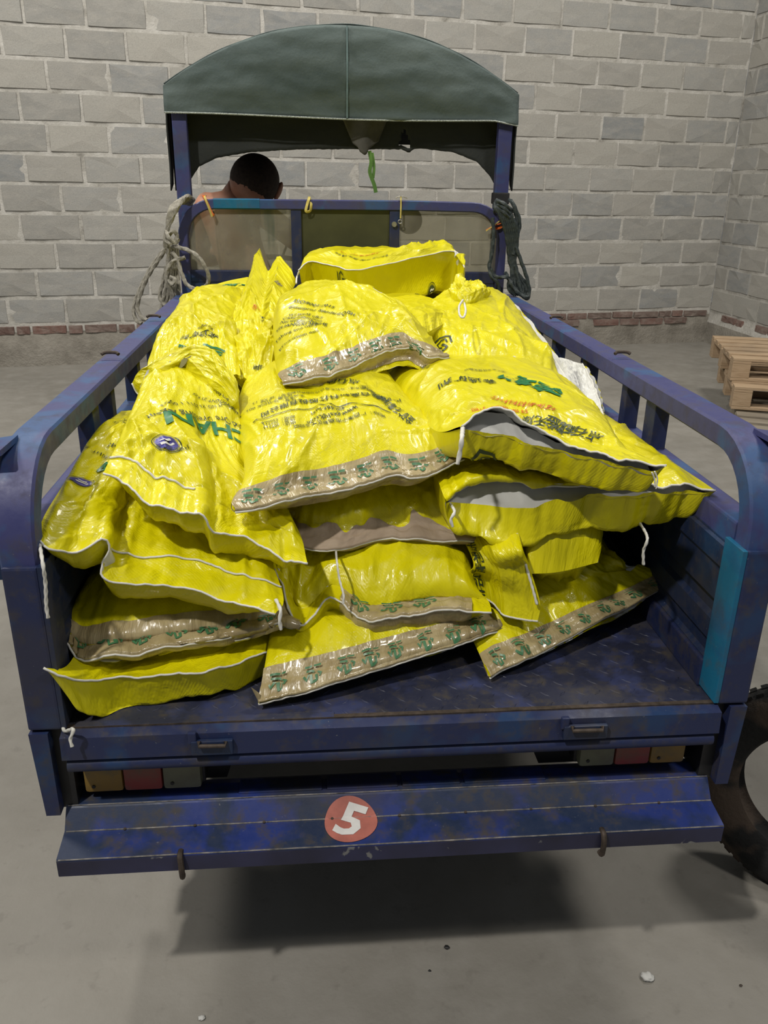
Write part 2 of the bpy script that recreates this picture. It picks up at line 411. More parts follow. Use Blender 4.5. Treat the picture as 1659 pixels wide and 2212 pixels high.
def make_wall(name, P0, ang, length, s0, top, rows_z0, row_h, brick_rows, plinth_top, seed, holes=()):
    rr = random.Random(seed)
    # mortar face
    nx = int((length-s0)/.06); nz = int((top-GROUND)/.06)
    S = np.linspace(s0, length, nx); Zz = np.linspace(GROUND, top, nz); SS, ZZ = np.meshgrid(S, Zz)
    D = .0015+.0040*noise2(SS*14, ZZ*14, seed)+.0025*noise2(SS*30, ZZ*30, seed+3)
    pl = ZZ < plinth_top-.004
    D = np.where(pl, -.035+.02*noise2(SS*5, ZZ*6, seed+5), D)
    vv = np.stack([SS, D, ZZ-GROUND], -1).reshape(-1, 3)
    ff = [(i*nx+j, i*nx+j+1, (i+1)*nx+j+1, (i+1)*nx+j) for i in range(nz-1) for j in range(nx-1)]
    b = len(vv); vv = np.vstack([vv, [(s0, .2, 0), (length, .2, 0), (s0, .2, top-GROUND), (length, .2, top-GROUND)]])
    ff.append((b, b+2, b+3, b+1))
    me = npmesh(name, vv, ff); me.materials.append(MORTAR_M); me.materials.append(PLINTH_M)
    zf = np.array([vv[q[0]][2] for q in ff[:-1]])
    me.polygons.foreach_set('material_index', np.r_[(zf+GROUND < plinth_top-.03).astype(int), 0])
    wl = link(name, me, None, smooth=True); wl.location = (P0[0], P0[1], GROUND); wl.rotation_euler = (0, 0, ang)
    setp(wl, kind='structure')
    def put(mesh, nm, s, z, ww, hh, proud):
        if z < -.34: proud += .035
        o = bpy.data.objects.new(nm, mesh); COL.objects.link(o); o.parent = wl
        o.location = (s+ww/2, .05-proud, z-GROUND+hh/2); o.scale = (ww, .10, hh)
        o.rotation_euler = (rr.gauss(0, .002), rr.gauss(0, .004), rr.gauss(0, .003))
    k = 0; z = rows_z0
    while z < top-.05:
        off = (.0 if k % 2 == 0 else .20)+rr.uniform(-.05, .05); s = s0-.4+off
        while s < length-.02:
            ww = .395+rr.uniform(-.012, .012); a = max(s, s0); e = min(s+ww, length-.004)
            j = rr.uniform(.008, .018)
            if e-a > .06: put(rr.choice(BLK), 'block', a+j/2, z+j/2, e-a-j, row_h-j-rr.uniform(0, .004), .0025+rr.uniform(0, .0045))
            s += ww
        z += row_h; k += 1
    for (bz, bh, sa, sb, prob) in brick_rows:
        s = sa
        while s < sb:
            ww = rr.choice([.24, .24, .115, .20])+rr.uniform(-.015, .015)
            if rr.random() < prob and s+ww < sb+.1: put(rr.choice(BRK), 'brick', s, bz+rr.uniform(-.003, .003), ww-.012, bh, .010+rr.uniform(0, .012))
            s += ww+.004
    return wl
P0 = (-2.264, 5.261); ANG = math.atan2(6.3-5.261, 3.438+2.264)
make_wall('wall_back', P0, ANG, 5.86, -1.6, 2.7, -.252, .1935,
          [(-.322, .058, -1.5, 1.0, .85), (-.322, .058, 1.0, 4.2, .8), (-.316, .050, 4.2, 5.75, .95), (-.375, .052, 4.2, 5.7, .85)], -.33, 3)
cx, cyy = P0[0]+5.86*math.cos(ANG), P0[1]+5.86*math.sin(ANG)
SL = 3.6
wall_r = make_wall('wall_right', (cx, cyy), R(-88.5), SL, 0, 2.7, -.27, .1935, [(-.33, .052, .25, 2.6, .7)], -.345, 9)
# patches of plaster and brick stubs on the side wall
def blob(name, cen, rad, mat, parent, seed, flat=.4, kindm=None):
    bm = bmesh.new(); bmesh.ops.create_icosphere(bm, subdivisions=3, radius=1)
    rr = random.Random(seed)
    for q in bm.verts:
        nn = 1+.45*float(noise2(q.co.x*2.2+seed, q.co.y*2.2+q.co.z*1.7, seed))+.15*float(noise2(q.co.x*6+seed, q.co.z*6+q.co.y, seed))
        q.co = Vector((q.co.x*rad[0]*nn, q.co.y*rad[1]*nn, q.co.z*rad[2]*nn))+Vector(cen)
    me = bpy.data.meshes.new(name); bm.to_mesh(me); bm.free()
    o = link(name, me, mat, parent, True)
    if parent is not None: o.matrix_parent_inverse = parent_inv(parent)
    return o
# ================================================================== VEHICLE
H = .54; L = 1.71
trike = empty('cargo_tricycle', (0, .85, GROUND), 'chipped blue cargo tricycle with open bed, side rails and green canvas cab hood', 'vehicle')
def part(mb, name, mat, smooth=False, parent=trike, label=None):
    o = mb.build(name, mat, parent, smooth)
    if label: o['label'] = label
    return o
# bed floor of tread plate
bed = part(MB().box((-.495, .0, -.012), (.495, L, 0)), 'bed_floor', BEDM)
tv = []; tf = []
for i in range(34):
    for j in range(40):
        x = -.48+i*.0285; y = .015+j*.0285
        a = R(45 if (i+j) % 2 else -45); ca, sa = math.cos(a), math.sin(a); k = len(tv)
        for (dx, dy, dz) in ((-.010, 0, 0), (0, -.0024, 0), (.010, 0, 0), (0, .0024, 0), (-.005, 0, .0011), (.005, 0, .0011)):
            tv.append((x+dx*ca-dy*sa, y+dx*sa+dy*ca, .0002+dz))
        tf += [(k, k+1, k+4), (k+1, k+5, k+4), (k+1, k+2, k+5), (k+2, k+3, k+5), (k+3, k+4, k+5), (k+3, k, k+4)]
tr = link('tread_bumps', npmesh('tread_bumps', tv, tf), BEDM, bed); tr.matrix_parent_inverse = parent_inv(bed); tr['kind'] = 'stuff'
# rear sill: lip, face and round lower tube
part(MB().prism([(.0, .0), (-.016, -.004), (-.019, -.040), (-.012, -.044), (0.02, -.044), (.02, -.012), (.0, -.012)], 0, -.495, .495), 'rear_sill', BLUE)
part(MB().tube([(-.49, -.006, -.055), (.49, -.006, -.055)], .0125, 14), 'sill_tube', BLUE, True)
part(MB().box((-.49, .002, -.0008), (.49, .010, .0022)), 'seam_strip', RUST)
part(MB().box((-.478, .003, -.003), (-.1, .016, .003), .001), 'plate_edge', BEDM)
for sx, nm in ((-1, 'left'), (1, 'right')):
    # the tubular hoop: rises at the rear corner, bends and runs forward as the rail
    x = sx*.519
    pts = [(x, .022, .0), (x, .022, .15), (x, .022, .28)]
    rad = .115
    for k in range(1, 9):
        a = k/8*math.pi/2; pts.append((x, .022+rad*(1-math.cos(a)), .2985+rad*math.sin(a)-.0185))
    pts += [(x, .4, .3950), (x, 1.0, .3950), (x, L, .3950)]
    o = part(MB().tube(pts, .02, sq=(.018, .025), up=(1, 0, 0)), 'side_rail', RAILB, True)
    # wide flat post sleeve at the rear corner and lower bracket
    xa, xb = sorted((sx*.494, sx*.541))
    part(MB().box((xa, -.004, .003), (xb, .045, .262), .004), 'corner_post', BLUE)
    xi = sx*.514; xo_ = sx*.541; pf = [(xi, -.002), (xo_, -.002), (sx*.535, -.15), (sx*.514, -.15)]
    part(MB().prism(pf, 1, -.006, .05), 'post_bracket', BLUE)
    # outward lug on top of the bend
    xo = sx*.60
    a_, b_ = sorted((sx*.53, xo))
    part(MB().prism([(a_, .414), (b_, .404 if sx > 0 else .414), (b_, .396 if sx > 0 else .406), (a_, .406)] if sx > 0 else
                    [(a_, .404), (b_, .414), (b_, .406), (a_, .396)], 1, .035, .105), 'tie_lug', RAILB)
    part(MB().box((a_, .090, .20), (b_-.0, .098, .40)), 'lug_gusset', DARKB)
    # lower side panel, pressed sheet with ribs
    prof = [(.490, .0), (.490, .052), (.497, .058), (.497, .078), (.492, .084), (.492, .118), (.499, .126), (.499, .146), (.492, .153), (.492, .205), (.488, .212), (.488, .245), (.494, .247), (.494, .250),
            (.510, .250), (.510, .0)]
    prof = [(sx*a, b) for a, b in prof]
    part(MB().prism(prof, 1, .045, L), 'side_panel', DARKB)
    a_, b_ = sorted((sx*.496, sx*.541))
    part(MB().box((a_, .045, .246), (b_, L, .288), .004), 'panel_top_rail', RAILB)
    a_, b_ = sorted((sx*.4945, sx*.4975))
    part(MB().box((a_, .046, .205), (b_, 1.2, .245)), 'patch_strip', CYANB)
    a_, b_ = sorted((sx*.487, sx*.4945))
    part(MB().box((a_, -.003, .004), (b_, .052, .262), .001), 'inner_post_face', CYANB if sx > 0 else DARKB)
    part(MB().box((a_-.003, .05, .0), (b_, 1.6, .05), .003), 'skirting_angle', BLUE)
    for yy, wd in ((.40, .046), (.545, .030), (.80, .034), (1.06, .034), (1.28, .034), (1.5, .034)):
        a_, b_ = sorted((sx*.505, sx*.534))
        part(MB().box((a_, yy, .286), (b_, yy+wd, .374), .002), 'baluster', BLUE)
    for yy in (.63, 1.12):
        part(MB().tube([(sx*.503, yy, .424), (sx*.51, yy+.004, .427), (sx*.529, yy+.004, .427), (sx*.536, yy, .424)], .0035, 8, sub=3), 'rail_loop', RUST, True)
    for yy in (.66, .98):
        part(MB().tube([(sx*.541, yy, .37), (sx*.553, yy, .365), (sx*.553, yy, .335)], .004, 8, sub=3), 'rope_hook', BLUE, True)
# hoop at the front end of the bed
hx0, hx1 = -.514, .490; hr = .10
pts = [(hx0, L, .0), (hx0, L, .3), (hx0, L, .58)]
for k in range(1, 8): a = k/8*math.pi/2; pts.append((hx0+hr*(1-math.cos(a)), L, .58+hr*math.sin(a)))
pts += [(hx0+hr, L, .680), (-.2, L, .681), (.2, L, .683), (hx1-hr, L, .681)]
for k in range(1, 8): a = k/8*math.pi/2; pts.append((hx1-hr+hr*math.sin(a), L, .581-hr*(1-math.cos(a))+hr))
pts += [(hx1, L, .58), (hx1, L, .3), (hx1, L, .0)]
part(MB().tube(pts, .02, sq=(.015, .019), up=(0, 1, 0)), 'headboard_hoop', RAILB, True)
part(MB().box((-.50, L-.012, .447), (.475, L+.012, .484), .003), 'headboard_crossbar', BLUE)
part(MB().tube([(-.415, L-.0012, .6805), (-.34, L-.0012, .6813), (-.275, L-.0012, .6818)], .02, sq=(.0152, .0192), up=(0, 1, 0)), 'paint_patch', CYANB)
for xa in (-.180, .128): part(MB().box((xa, L-.014, .30), (xa+.032, L+.014, .67), .003), 'headboard_upright', BLUE)
part(MB().box((-.150, L-.004, .30), (.130, L+.004, .668)), 'middle_panel', OLIVE)
part(MB().box((-.50, L-.010, .0), (.475, L+.010, .447)), 'lower_headboard', DARKB)
part(MB().prism([(-.497, .484), (-.180, .484), (-.180, .667), (-.43, .667), (-.46, .655), (-.485, .63), (-.497, .59)], 1, L-.002, L+.001), 'window_pane', PANE)
part(MB().prism([(.160, .484), (.475, .484), (.475, .59), (.463, .63), (.44, .655), (.40, .667), (.160, .667)], 1, L-.002, L+.001), 'window_pane', PANE)
part(MB().cyl((.142, L-.014, .628), (.142, L-.024, .628), .008, 14), 'bolt_head', STEEL)
# cab frame and hood
cabL, cabR, cy0, cy1 = -.548, .527, 1.79, 2.72
for x in (cabL+.035, cabR-.030):
    part(MB().box((x-.022, cy0-.016, -.05), (x+.022, cy0+.016, .99), .003), 'hood_post', RAILB)
    part(MB().tube([(x, cy0+.02, .80), (x, cy0+.30, .965)], .01, 10), 'hood_brace', BLUE, True)
    part(MB().box((x-.012, cy0, .955), (x+.012, cy1, .985), .003), 'hood_side_bar', BLUE)
xc = (cabL+cabR)/2; hw = (cabR-cabL)/2
def arch_z(t):   # t in -1..1
    return 1.008+.172*(1-abs(t)**2.15)
N = 56
ts = np.linspace(-1, 1, N)
def hood_sheet(name, rows, mat, label=None, thick=.004, parent=trike):
    """rows: list of lists of points -> solid thin sheet"""
    rows = [np.array(r_, float) for r_ in rows]; m = len(rows); k = len(rows[0]); vv = np.vstack(rows)
    ff = [(i*k+j, i*k+j+1, (i+1)*k+j+1, (i+1)*k+j) for i in range(m-1) for j in range(k-1)]
    me = npmesh(name, vv, ff)
    o = link(name, me, mat, parent, True)
    if parent is not None: o.matrix_parent_inverse = parent_inv(parent)
    md = o.modifiers.new('thickness', 'SOLIDIFY'); md.thickness = thick; md.offset = 0
    if label: o['label'] = label
    return o
# vault
rows = []
for yy in np.linspace(cy0, cy1, 24):
    sag = .012*math.sin((yy-cy0)/(cy1-cy0)*math.pi*2)**2
    zb_ = .715+.175*float(sstep(cy0+.02, cy0+.12, yy)); edge = [W(xc-hw-.006, yy, zz) for zz in np.linspace(zb_, .98, 8)]
    top = [W(xc+hw*t, yy, arch_z(t)-sag*(1-t*t)+.004*float(noise2(t*5, yy*5, 2))) for t in ts]
    edge2 = [W(xc+hw+.006, yy, zz) for zz in np.linspace(.98, zb_+.015, 8)]
    wob = lambda p: p+np.array([.010*float(noise2(p[1]*7, p[2]*7, 4)), 0, 0])
    rows.append([wob(p) for p in edge]+top+[wob(p) for p in edge2])
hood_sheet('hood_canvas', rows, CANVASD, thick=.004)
rows = []
for yy in np.linspace(cy0-.004, cy1+.004, 20):
    rows.append([W(xc+(hw+.004)*t, yy, arch_z(t)+.005+.004*float(noise2(t*5, yy*5, 2))) for t in ts])
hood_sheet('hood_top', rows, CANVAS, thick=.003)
# rear gable with a sagging hem
rows = []
for q in np.linspace(0, 1, 26):
    row = []
    for t in np.linspace(-1, 1, 90):
        zt = arch_z(t); zb = .932+.010*(1-t*t)*0-.004*math.sin(t*3+1)+(.010 if t > .9 else 0)*0
        if t > .86: zb -= (t-.86)*.10
        z = zt+(zb-zt)*q
        bulge = -.018*math.sin(math.pi*min(1, q*1.1))*(1-t*t)-.010*float(noise2(t*3, z*20, 5))*(.4+q)-.004*float(noise2(t*12, z*36, 6))
        row.append(W(xc+(hw+.004)*t, cy0-.020+bulge-.012*q, z))
    rows.append(row)
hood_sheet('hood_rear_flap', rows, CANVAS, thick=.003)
hem = [W(xc+(hw+.004)*t, cy0-.035, .931-.004*math.sin(t*3+1)-max(0, t-.86)*.10) for t in np.linspace(-1, 1, 60)]
part(MB().tube(hem, .0028, 6), 'hem_stitching', simple('pale_frayed_thread', (.30, .33, .31), .9, 0, .5, 300), True)
seam = [W(xc+.008, cy0-.026-.018*math.sin(math.pi*min(1, q*1.1))-.012*q, 1.178+(.93-1.178)*q) for q in np.linspace(0, 1, 20)]
part(MB().tube(seam, .003, 6), 'centre_seam', simple('faded_seam', (.10, .15, .15), .8), True)
# dark inner curtain behind the rear frame, cut out as a low arch, with a torn hole
yq = cy0+.045
bpx = [(365, 412), (404, 412), (412, 388), (430, 360), (468, 341), (540, 329), (640, 323), (770, 322), (790, 324), (815, 322), (862, 323), (866, 322), (884, 331), (893, 322), (910, 321), (980, 329), (1030, 350), (1058, 380), (1073, 408), (1112, 408)]
bp3 = np.array([PY(a, b, yq) for a, b in bpx])
rows = []
xs_ = np.linspace(xc-hw, xc+hw, 150)
zbs = np.interp(xs_, bp3[:, 0], bp3[:, 2])+.0018*noise2(xs_*90, xs_*0, 8)
hole = [PY(858, 318, yq), PY(872, 279, yq), PY(888, 306, yq), PY(884, 318, yq)]
for q in np.linspace(0, 1, 26):
    row = []
    for x_, zb in zip(xs_, zbs):
        t = (x_-xc)/hw; zt = arch_z(max(-1, min(1, t)))-.004
        row.append(W(x_, yq+.006*float(noise2(x_*9, q*4, 9)), zt+(zb-zt)*q))
    rows.append(row)
hf = hood_sheet('inner_curtain', rows, CANVASD, thick=.002)
hx_ = [(h_[0], h_[2]) for h_ in hole]
def inside(x, z):
    c = False
    for (x1, z1), (x2, z2) in zip(hx_, hx_[1:]+hx_[:1]):
        if (z1 > z) != (z2 > z) and x < (x2-x1)*(z-z1)/(z2-z1)+x1: c = not c
    return c
bm = bmesh.new(); bm.from_mesh(hf.data)
bmesh.ops.delete(bm, geom=[f_ for f_ in bm.faces if inside(f_.calc_center_median().x, f_.calc_center_median().z)], context='FACES'); bm.to_mesh(hf.data); bm.free()
rows = []
for q in np.linspace(0, 1, 6):
    rows.append([W(xc+hw*t, cy1, arch_z(t)+(.90-arch_z(t))*q) for t in np.linspace(-1, 1, 40)])
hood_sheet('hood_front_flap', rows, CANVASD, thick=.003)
# hanging torn lining below the rear hem
rows = []
for q in np.linspace(0, 1, 12):
    row = []
    for t in np.linspace(0, 1, 16):
        a = PY(738+100*t, 252+4*t, 1.812); b = PY(790+(t-.5)*56, 330-abs(t-.45)*46+(6 if 4 < t*16 < 9 else 0), 1.812)
        p = a+(b-a)*q; p = p+W(0, .008*math.sin(t*7+q*2), 0)
        row.append(p)
    rows.append(row)
hood_sheet('torn_lining', rows, simple('grey_brown_cloth', (.075, .072, .062), .9, 0, .25, 12), thick=.002)
part(MB().tube([PY(798, 326, 1.822), PY(802, 350, 1.822), PY(799, 372, 1.822), PY(808, 398, 1.822), PY(812, 416, 1.822)], .004, sq=(.0012, .006), sub=4), 'green_strip', GSTRIP)
part(MB().tube([PY(804, 330, 1.826), PY(808, 360, 1.826), PY(806, 385, 1.826)], .004, sq=(.001, .0045), sub=4), 'green_strip', GSTRIP)
# wrapped tape at the right post
part(MB().box((cabR-.056, cy0-.022, .690), (cabR-.004, cy0+.022, .725), .004), 'tape_wrap', RUBBER)
# bumper: pressed steel steps
bp = [(.060, -.150), (.045, -.146), (.012, -.1465), (.008, -.150), (-.012, -.1755), (-.016, -.1765), (-.060, -.1835), (-.062, -.186), (-.062, -.214), (-.057, -.214), (-.057, -.190), (-.014, -.182), (.0, -.165), (.060, -.157)]
bump = part(MB().prism(bp, 0, -.510, .508), 'rear_bumper', BUMPM)
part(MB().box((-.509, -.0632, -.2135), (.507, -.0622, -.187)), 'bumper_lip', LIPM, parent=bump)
for (yy, zz, r_) in ((-.0135, -.1752, .0011), (-.0612, -.1845, .0010), (.0105, -.1468, .0008)):  # dusty creases and front edge, their highlights painted in as thin pale tubes
    part(MB().tube([(-.507+k*.0507, yy+.0003*math.sin(k*2.1), zz) for k in range(21)], r_, 6), 'worn_edge_highlight', DUSTGLINT, True, parent=bump)
for xa, xb in ((-.25, -.12), (-.112, .0), (.008, .10), (.108, .24)):
    part(MB().box((xa, .018, -.147), (xb, .050, -.1435), .001), 'bumper_pad', BUMPM, parent=bump)
for px in (392, 1292):
    q = PY(px, 1870, -.062)
    part(MB().tube([(q[0], -.055, -.184), (q[0], -.066, -.184), (q[0]+.001, -.069, -.20), (q[0]+.001, -.067, -.222), (q[0], -.060, -.224)], .0045, 8, sub=4), 'bumper_hook', RUST, True)
for k in range(9):
    xx = -.42+.105*k
    part(MB().cyl((xx, -.0135, -.1765), (xx, -.0145, -.1735), .0022, 8), 'rivet', RUST)
# round sticker with the numeral on the bumper slopes
def on_bumper(u, v_):   # v_ distance down the surface from the step at z=-.153
    pr = [(.008, -.150), (-.012, -.1755), (-.016, -.1765), (-.060, -.1835)]
    d = v_
    for (a, b) in zip(pr[:-1], pr[1:]):
        l_ = math.hypot(b[0]-a[0], b[1]-a[1])
        nx_, nz_ = (b[1]-a[1])/l_, -(b[0]-a[0])/l_
        if d <= l_ or b == pr[-1]:
            t = d/l_; return (u, a[0]+(b[0]-a[0])*t+nx_*.0016, a[1]+(b[1]-a[1])*t+nz_*.0016)
        d -= l_
def stick_mesh(poly_fn, name, mat, off):
    pass
sv = []; sf = []; cu, cv, rx, rv = -.077, .040, .041, .039
NR, NA = 12, 48
for i in range(NR+1):
    for k in range(NA):
        a = 2*math.pi*k/NA; rr_ = i/NR*(1+.03*math.sin(3*a+1))
        sv.append(on_bumper(cu+rx*rr_*math.cos(a), cv+rv*rr_*math.sin(a)))
for i in range(NR):
    for k in range(NA): l_ = (k+1) % NA; sf.append((i*NA+k, i*NA+l_, (i+1)*NA+l_, (i+1)*NA+k))
stk = link('round_sticker', npmesh('round_sticker', sv, sf), STICK, bump); stk.matrix_parent_inverse = parent_inv(bump); stk['label'] = 'faded red round sticker with white 5'
# ------------------------------------------------------------------ lettering
TCACHE = {}
def text_mesh(body, size=1.0, bold=0.0, maxe=.02):
    key = (body, bold)
    cu = bpy.data.curves.new('t', 'FONT'); cu.body = body; cu.size = 1; cu.align_x = 'CENTER'; cu.align_y = 'CENTER'; cu.resolution_u = 2
    cu.offset = bold
    ob = bpy.data.objects.new('t', cu); COL.objects.link(ob)
    dg = bpy.context.evaluated_depsgraph_get(); me = bpy.data.meshes.new_from_object(ob.evaluated_get(dg))
    bpy.data.objects.remove(ob); bpy.data.curves.remove(cu)
    bm = bmesh.new(); bm.from_mesh(me); bpy.data.meshes.remove(me)
    for q in bm.verts: q.co *= size
    bmesh.ops.triangulate(bm, faces=bm.faces[:])
    for _ in range(3):
        es = [e for e in bm.edges if e.calc_length() > maxe]
        if not es: break
        bmesh.ops.subdivide_edges(bm, edges=es, cuts=1); bmesh.ops.triangulate(bm, faces=bm.faces[:])
    bm.verts.index_update()
    v = np.array([q.co[:2] for q in bm.verts]).reshape(-1, 2); f = [tuple(q.index for q in fc.verts) for fc in bm.faces]; bm.free()
    return v, f
tv_, tf_ = text_mesh('5', .078, .028, .008)
ca, sa = math.cos(R(-22)), math.sin(R(-22))
sv = [on_bumper(cu+(x*ca-y*sa)*1.15, cv+.002-(x*sa+y*ca)*.95) for x, y in tv_]
sv = [(a, b-.0012, c+.0008) for a, b, c in sv]
o = link('number', npmesh('number', sv, tf_), WHITEP, stk); o.matrix_parent_inverse = parent_inv(stk)
# tail lights
for x0, x1, z0, z1, cols, lab in ((-.482, -.305, -.131, -.078, (AMBER, REDL, CLEARL), 0), (.292, .468, -.124, -.076, (CLEARL, REDL, AMBER), 1)):
    tl = part(MB().box((x0-.004, .034, z0-.003), (x1+.004, .062, z1+.003), .004), 'tail_light', BLACK)
    for k in range(3):
        a = x0+(x1-x0)*k/3; b = x0+(x1-x0)*(k+1)/3
        part(MB().box((a+.0004, .018, z0), (b-.0004, .045, z1), .006 if 1 else 0), 'lens', cols[k], True, parent=tl, label=('amber lens', 'red lens', 'clear lens')[[AMBER, REDL, CLEARL].index(cols[k])])
        if k != 1:
            part(MB().cyl(((a+b)/2-.015, .019, z0+.012), ((a+b)/2-.015, .0165, z0+.012), .0028, 10), 'lens_screw', BLACK, parent=tl)
part(MB().prism([(-.495, -.066), (-.245, -.066), (-.272, -.148), (-.495, -.148)], 1, .062, .068), 'lamp_bracket', BLACK)
part(MB().prism([(.205, -.066), (.495, -.066), (.495, -.148), (.24, -.148)], 1, .062, .068), 'lamp_bracket', BLACK)
for x in (-.516, .492): part(MB().box((x, .012, -.15), (x+.024, .4, -.004)), 'rear_side_plate', BLACK)
# tailgate latches on the sill
for px, w_ in ((457, .030), (1262, .034)):
    q = PY(px, 1585, -.02)[0]
    la = part(MB().box((q-w_, -.026, -.036), (q+w_, -.018, -.012), .002), 'sill_latch', DARKB)
    part(MB().tube([(q-w_+.012, -.026, -.010), (q-w_+.012, -.030, -.016), (q+w_-.010, -.030, -.017), (q+w_-.010, -.026, -.012)], .003, 8), 'latch_pin', RUST, True, parent=la)
    part(MB().box((q-w_-.004, -.024, -.018), (q-w_+.008, -.016, .002), .002), 'latch_lug', BLUE, parent=la)
# chassis below
for x in (-.33, .30): part(MB().box((x, .12, -.085), (x+.04, 2.6, -.03), .003), 'chassis_beam', BLACK)
for y in (.3, .8, 1.3): part(MB().box((-.49, y, -.045), (.49, y+.04, -.012), .002), 'cross_member', BLACK)
part(MB().cyl((-.5, .75, -.30), (.5, .75, -.30), .022, 14), 'rear_axle', BLACK)
part(MB().lathe([(.02, -.05), (.07, -.04), (.08, 0), (.07, .04), (.02, .05)], (0, .75, -.30), 0), 'differential', BLACK, True)
for x in (-.44, .40):
    part(MB().box((x, .5, -.2), (x+.035, 1.05, -.185), .003), 'leaf_spring', BLACK)
def wheel(parent, c, r, wd, axis=0, name='wheel', tyre=None, ang=None):
    prof = [(r*.66, -wd*.38), (r*.74, -wd*.5), (r*.9, -wd*.52), (r*.975, -wd*.38), (r, -wd*.15), (r, wd*.15), (r*.975, wd*.38), (r*.9, wd*.52), (r*.74, wd*.5), (r*.66, wd*.38)]
    o = MB().lathe(prof, c, axis, 48, cap=False).build(name, tyre or RUBBER, parent, True)
    rim = MB().lathe([(r*.67, -wd*.36), (r*.6, -wd*.3), (r*.58, 0), (r*.6, wd*.3), (r*.67, wd*.36)], c, axis, 40, cap=False)
    rim.lathe([(r*.6, -.012), (r*.3, .012), (r*.14, .03), (r*.14, -.03), (r*.3, -.02)], c, axis, 40)
    o2 = rim.build('rim', STEEL if parent is trike else RUST, parent if parent is not trike else o, True)
    return o
for x in (-.46, .46): wheel(trike, (x, .75, -.295), .255, .10, 0)
wheel(trike, (0, 3.12, -.295), .255, .09, 0)
# driver's end
part(MB().box((-.16, 2.02, .12), (.16, 2.40, .20), .03), 'driver_seat', BLACK, True)
part(MB().box((-.22, 1.85, -.10), (.22, 2.35, .12), .02), 'seat_box', BLUE, True)
part(MB().box((-.36, 2.25, -.33), (.36, 2.75, -.30), .006), 'foot_board', BLACK)
part(MB().box((-.13, 2.40, .05), (.13, 2.78, .24), .05), 'fuel_tank', BLUE, True)
for x in (-.075, .075): part(MB().cyl((x, 3.12, -.295), (x*.8, 2.86, .38), .02, 12), 'fork_leg', STEEL, True)
hb = part(MB().tube([(-.36, 2.58, .44), (-.28, 2.66, .45), (-.12, 2.84, .42), (.12, 2.84, .42), (.28, 2.66, .45), (.36, 2.58, .44)], .011, 10, sub=5), 'handlebar', BLACK, True)
part(MB().tube([(.24, 2.74, .45), (.25, 2.73, .56), (.30, 2.72, .60)], .005, 8, sub=4), 'mirror_stalk', BLACK, True, parent=hb)
part(MB().lathe([(.001, 2.715), (.05, 2.717), (.056, 2.725), (.05, 2.735), (.001, 2.737)], (.31, 0, .60), 1, 24), 'mirror', BLACK, True, parent=hb)
part(MB().tube([(-.24, 2.74, .45), (-.19, 2.73, .56), (-.12, 2.72, .62)], .005, 8, sub=4), 'mirror_stalk', BLACK, True, parent=hb)
part(MB().lathe([(.001, 2.715), (.05, 2.717), (.056, 2.725), (.05, 2.735), (.001, 2.737)], (-.15, 0, .60), 1, 24), 'mirror', STEEL, True, parent=hb)
part(MB().lathe([(.02, 2.80), (.07, 2.84), (.085, 2.92), (.08, 2.94), (.001, 2.95)], (0, 0, .36), 1, 28), 'headlight', STEEL, True, parent=hb)
part(MB().box((-.40, 2.74, -.32), (.40, 2.76, .10), .01), 'front_fairing', BLUE)
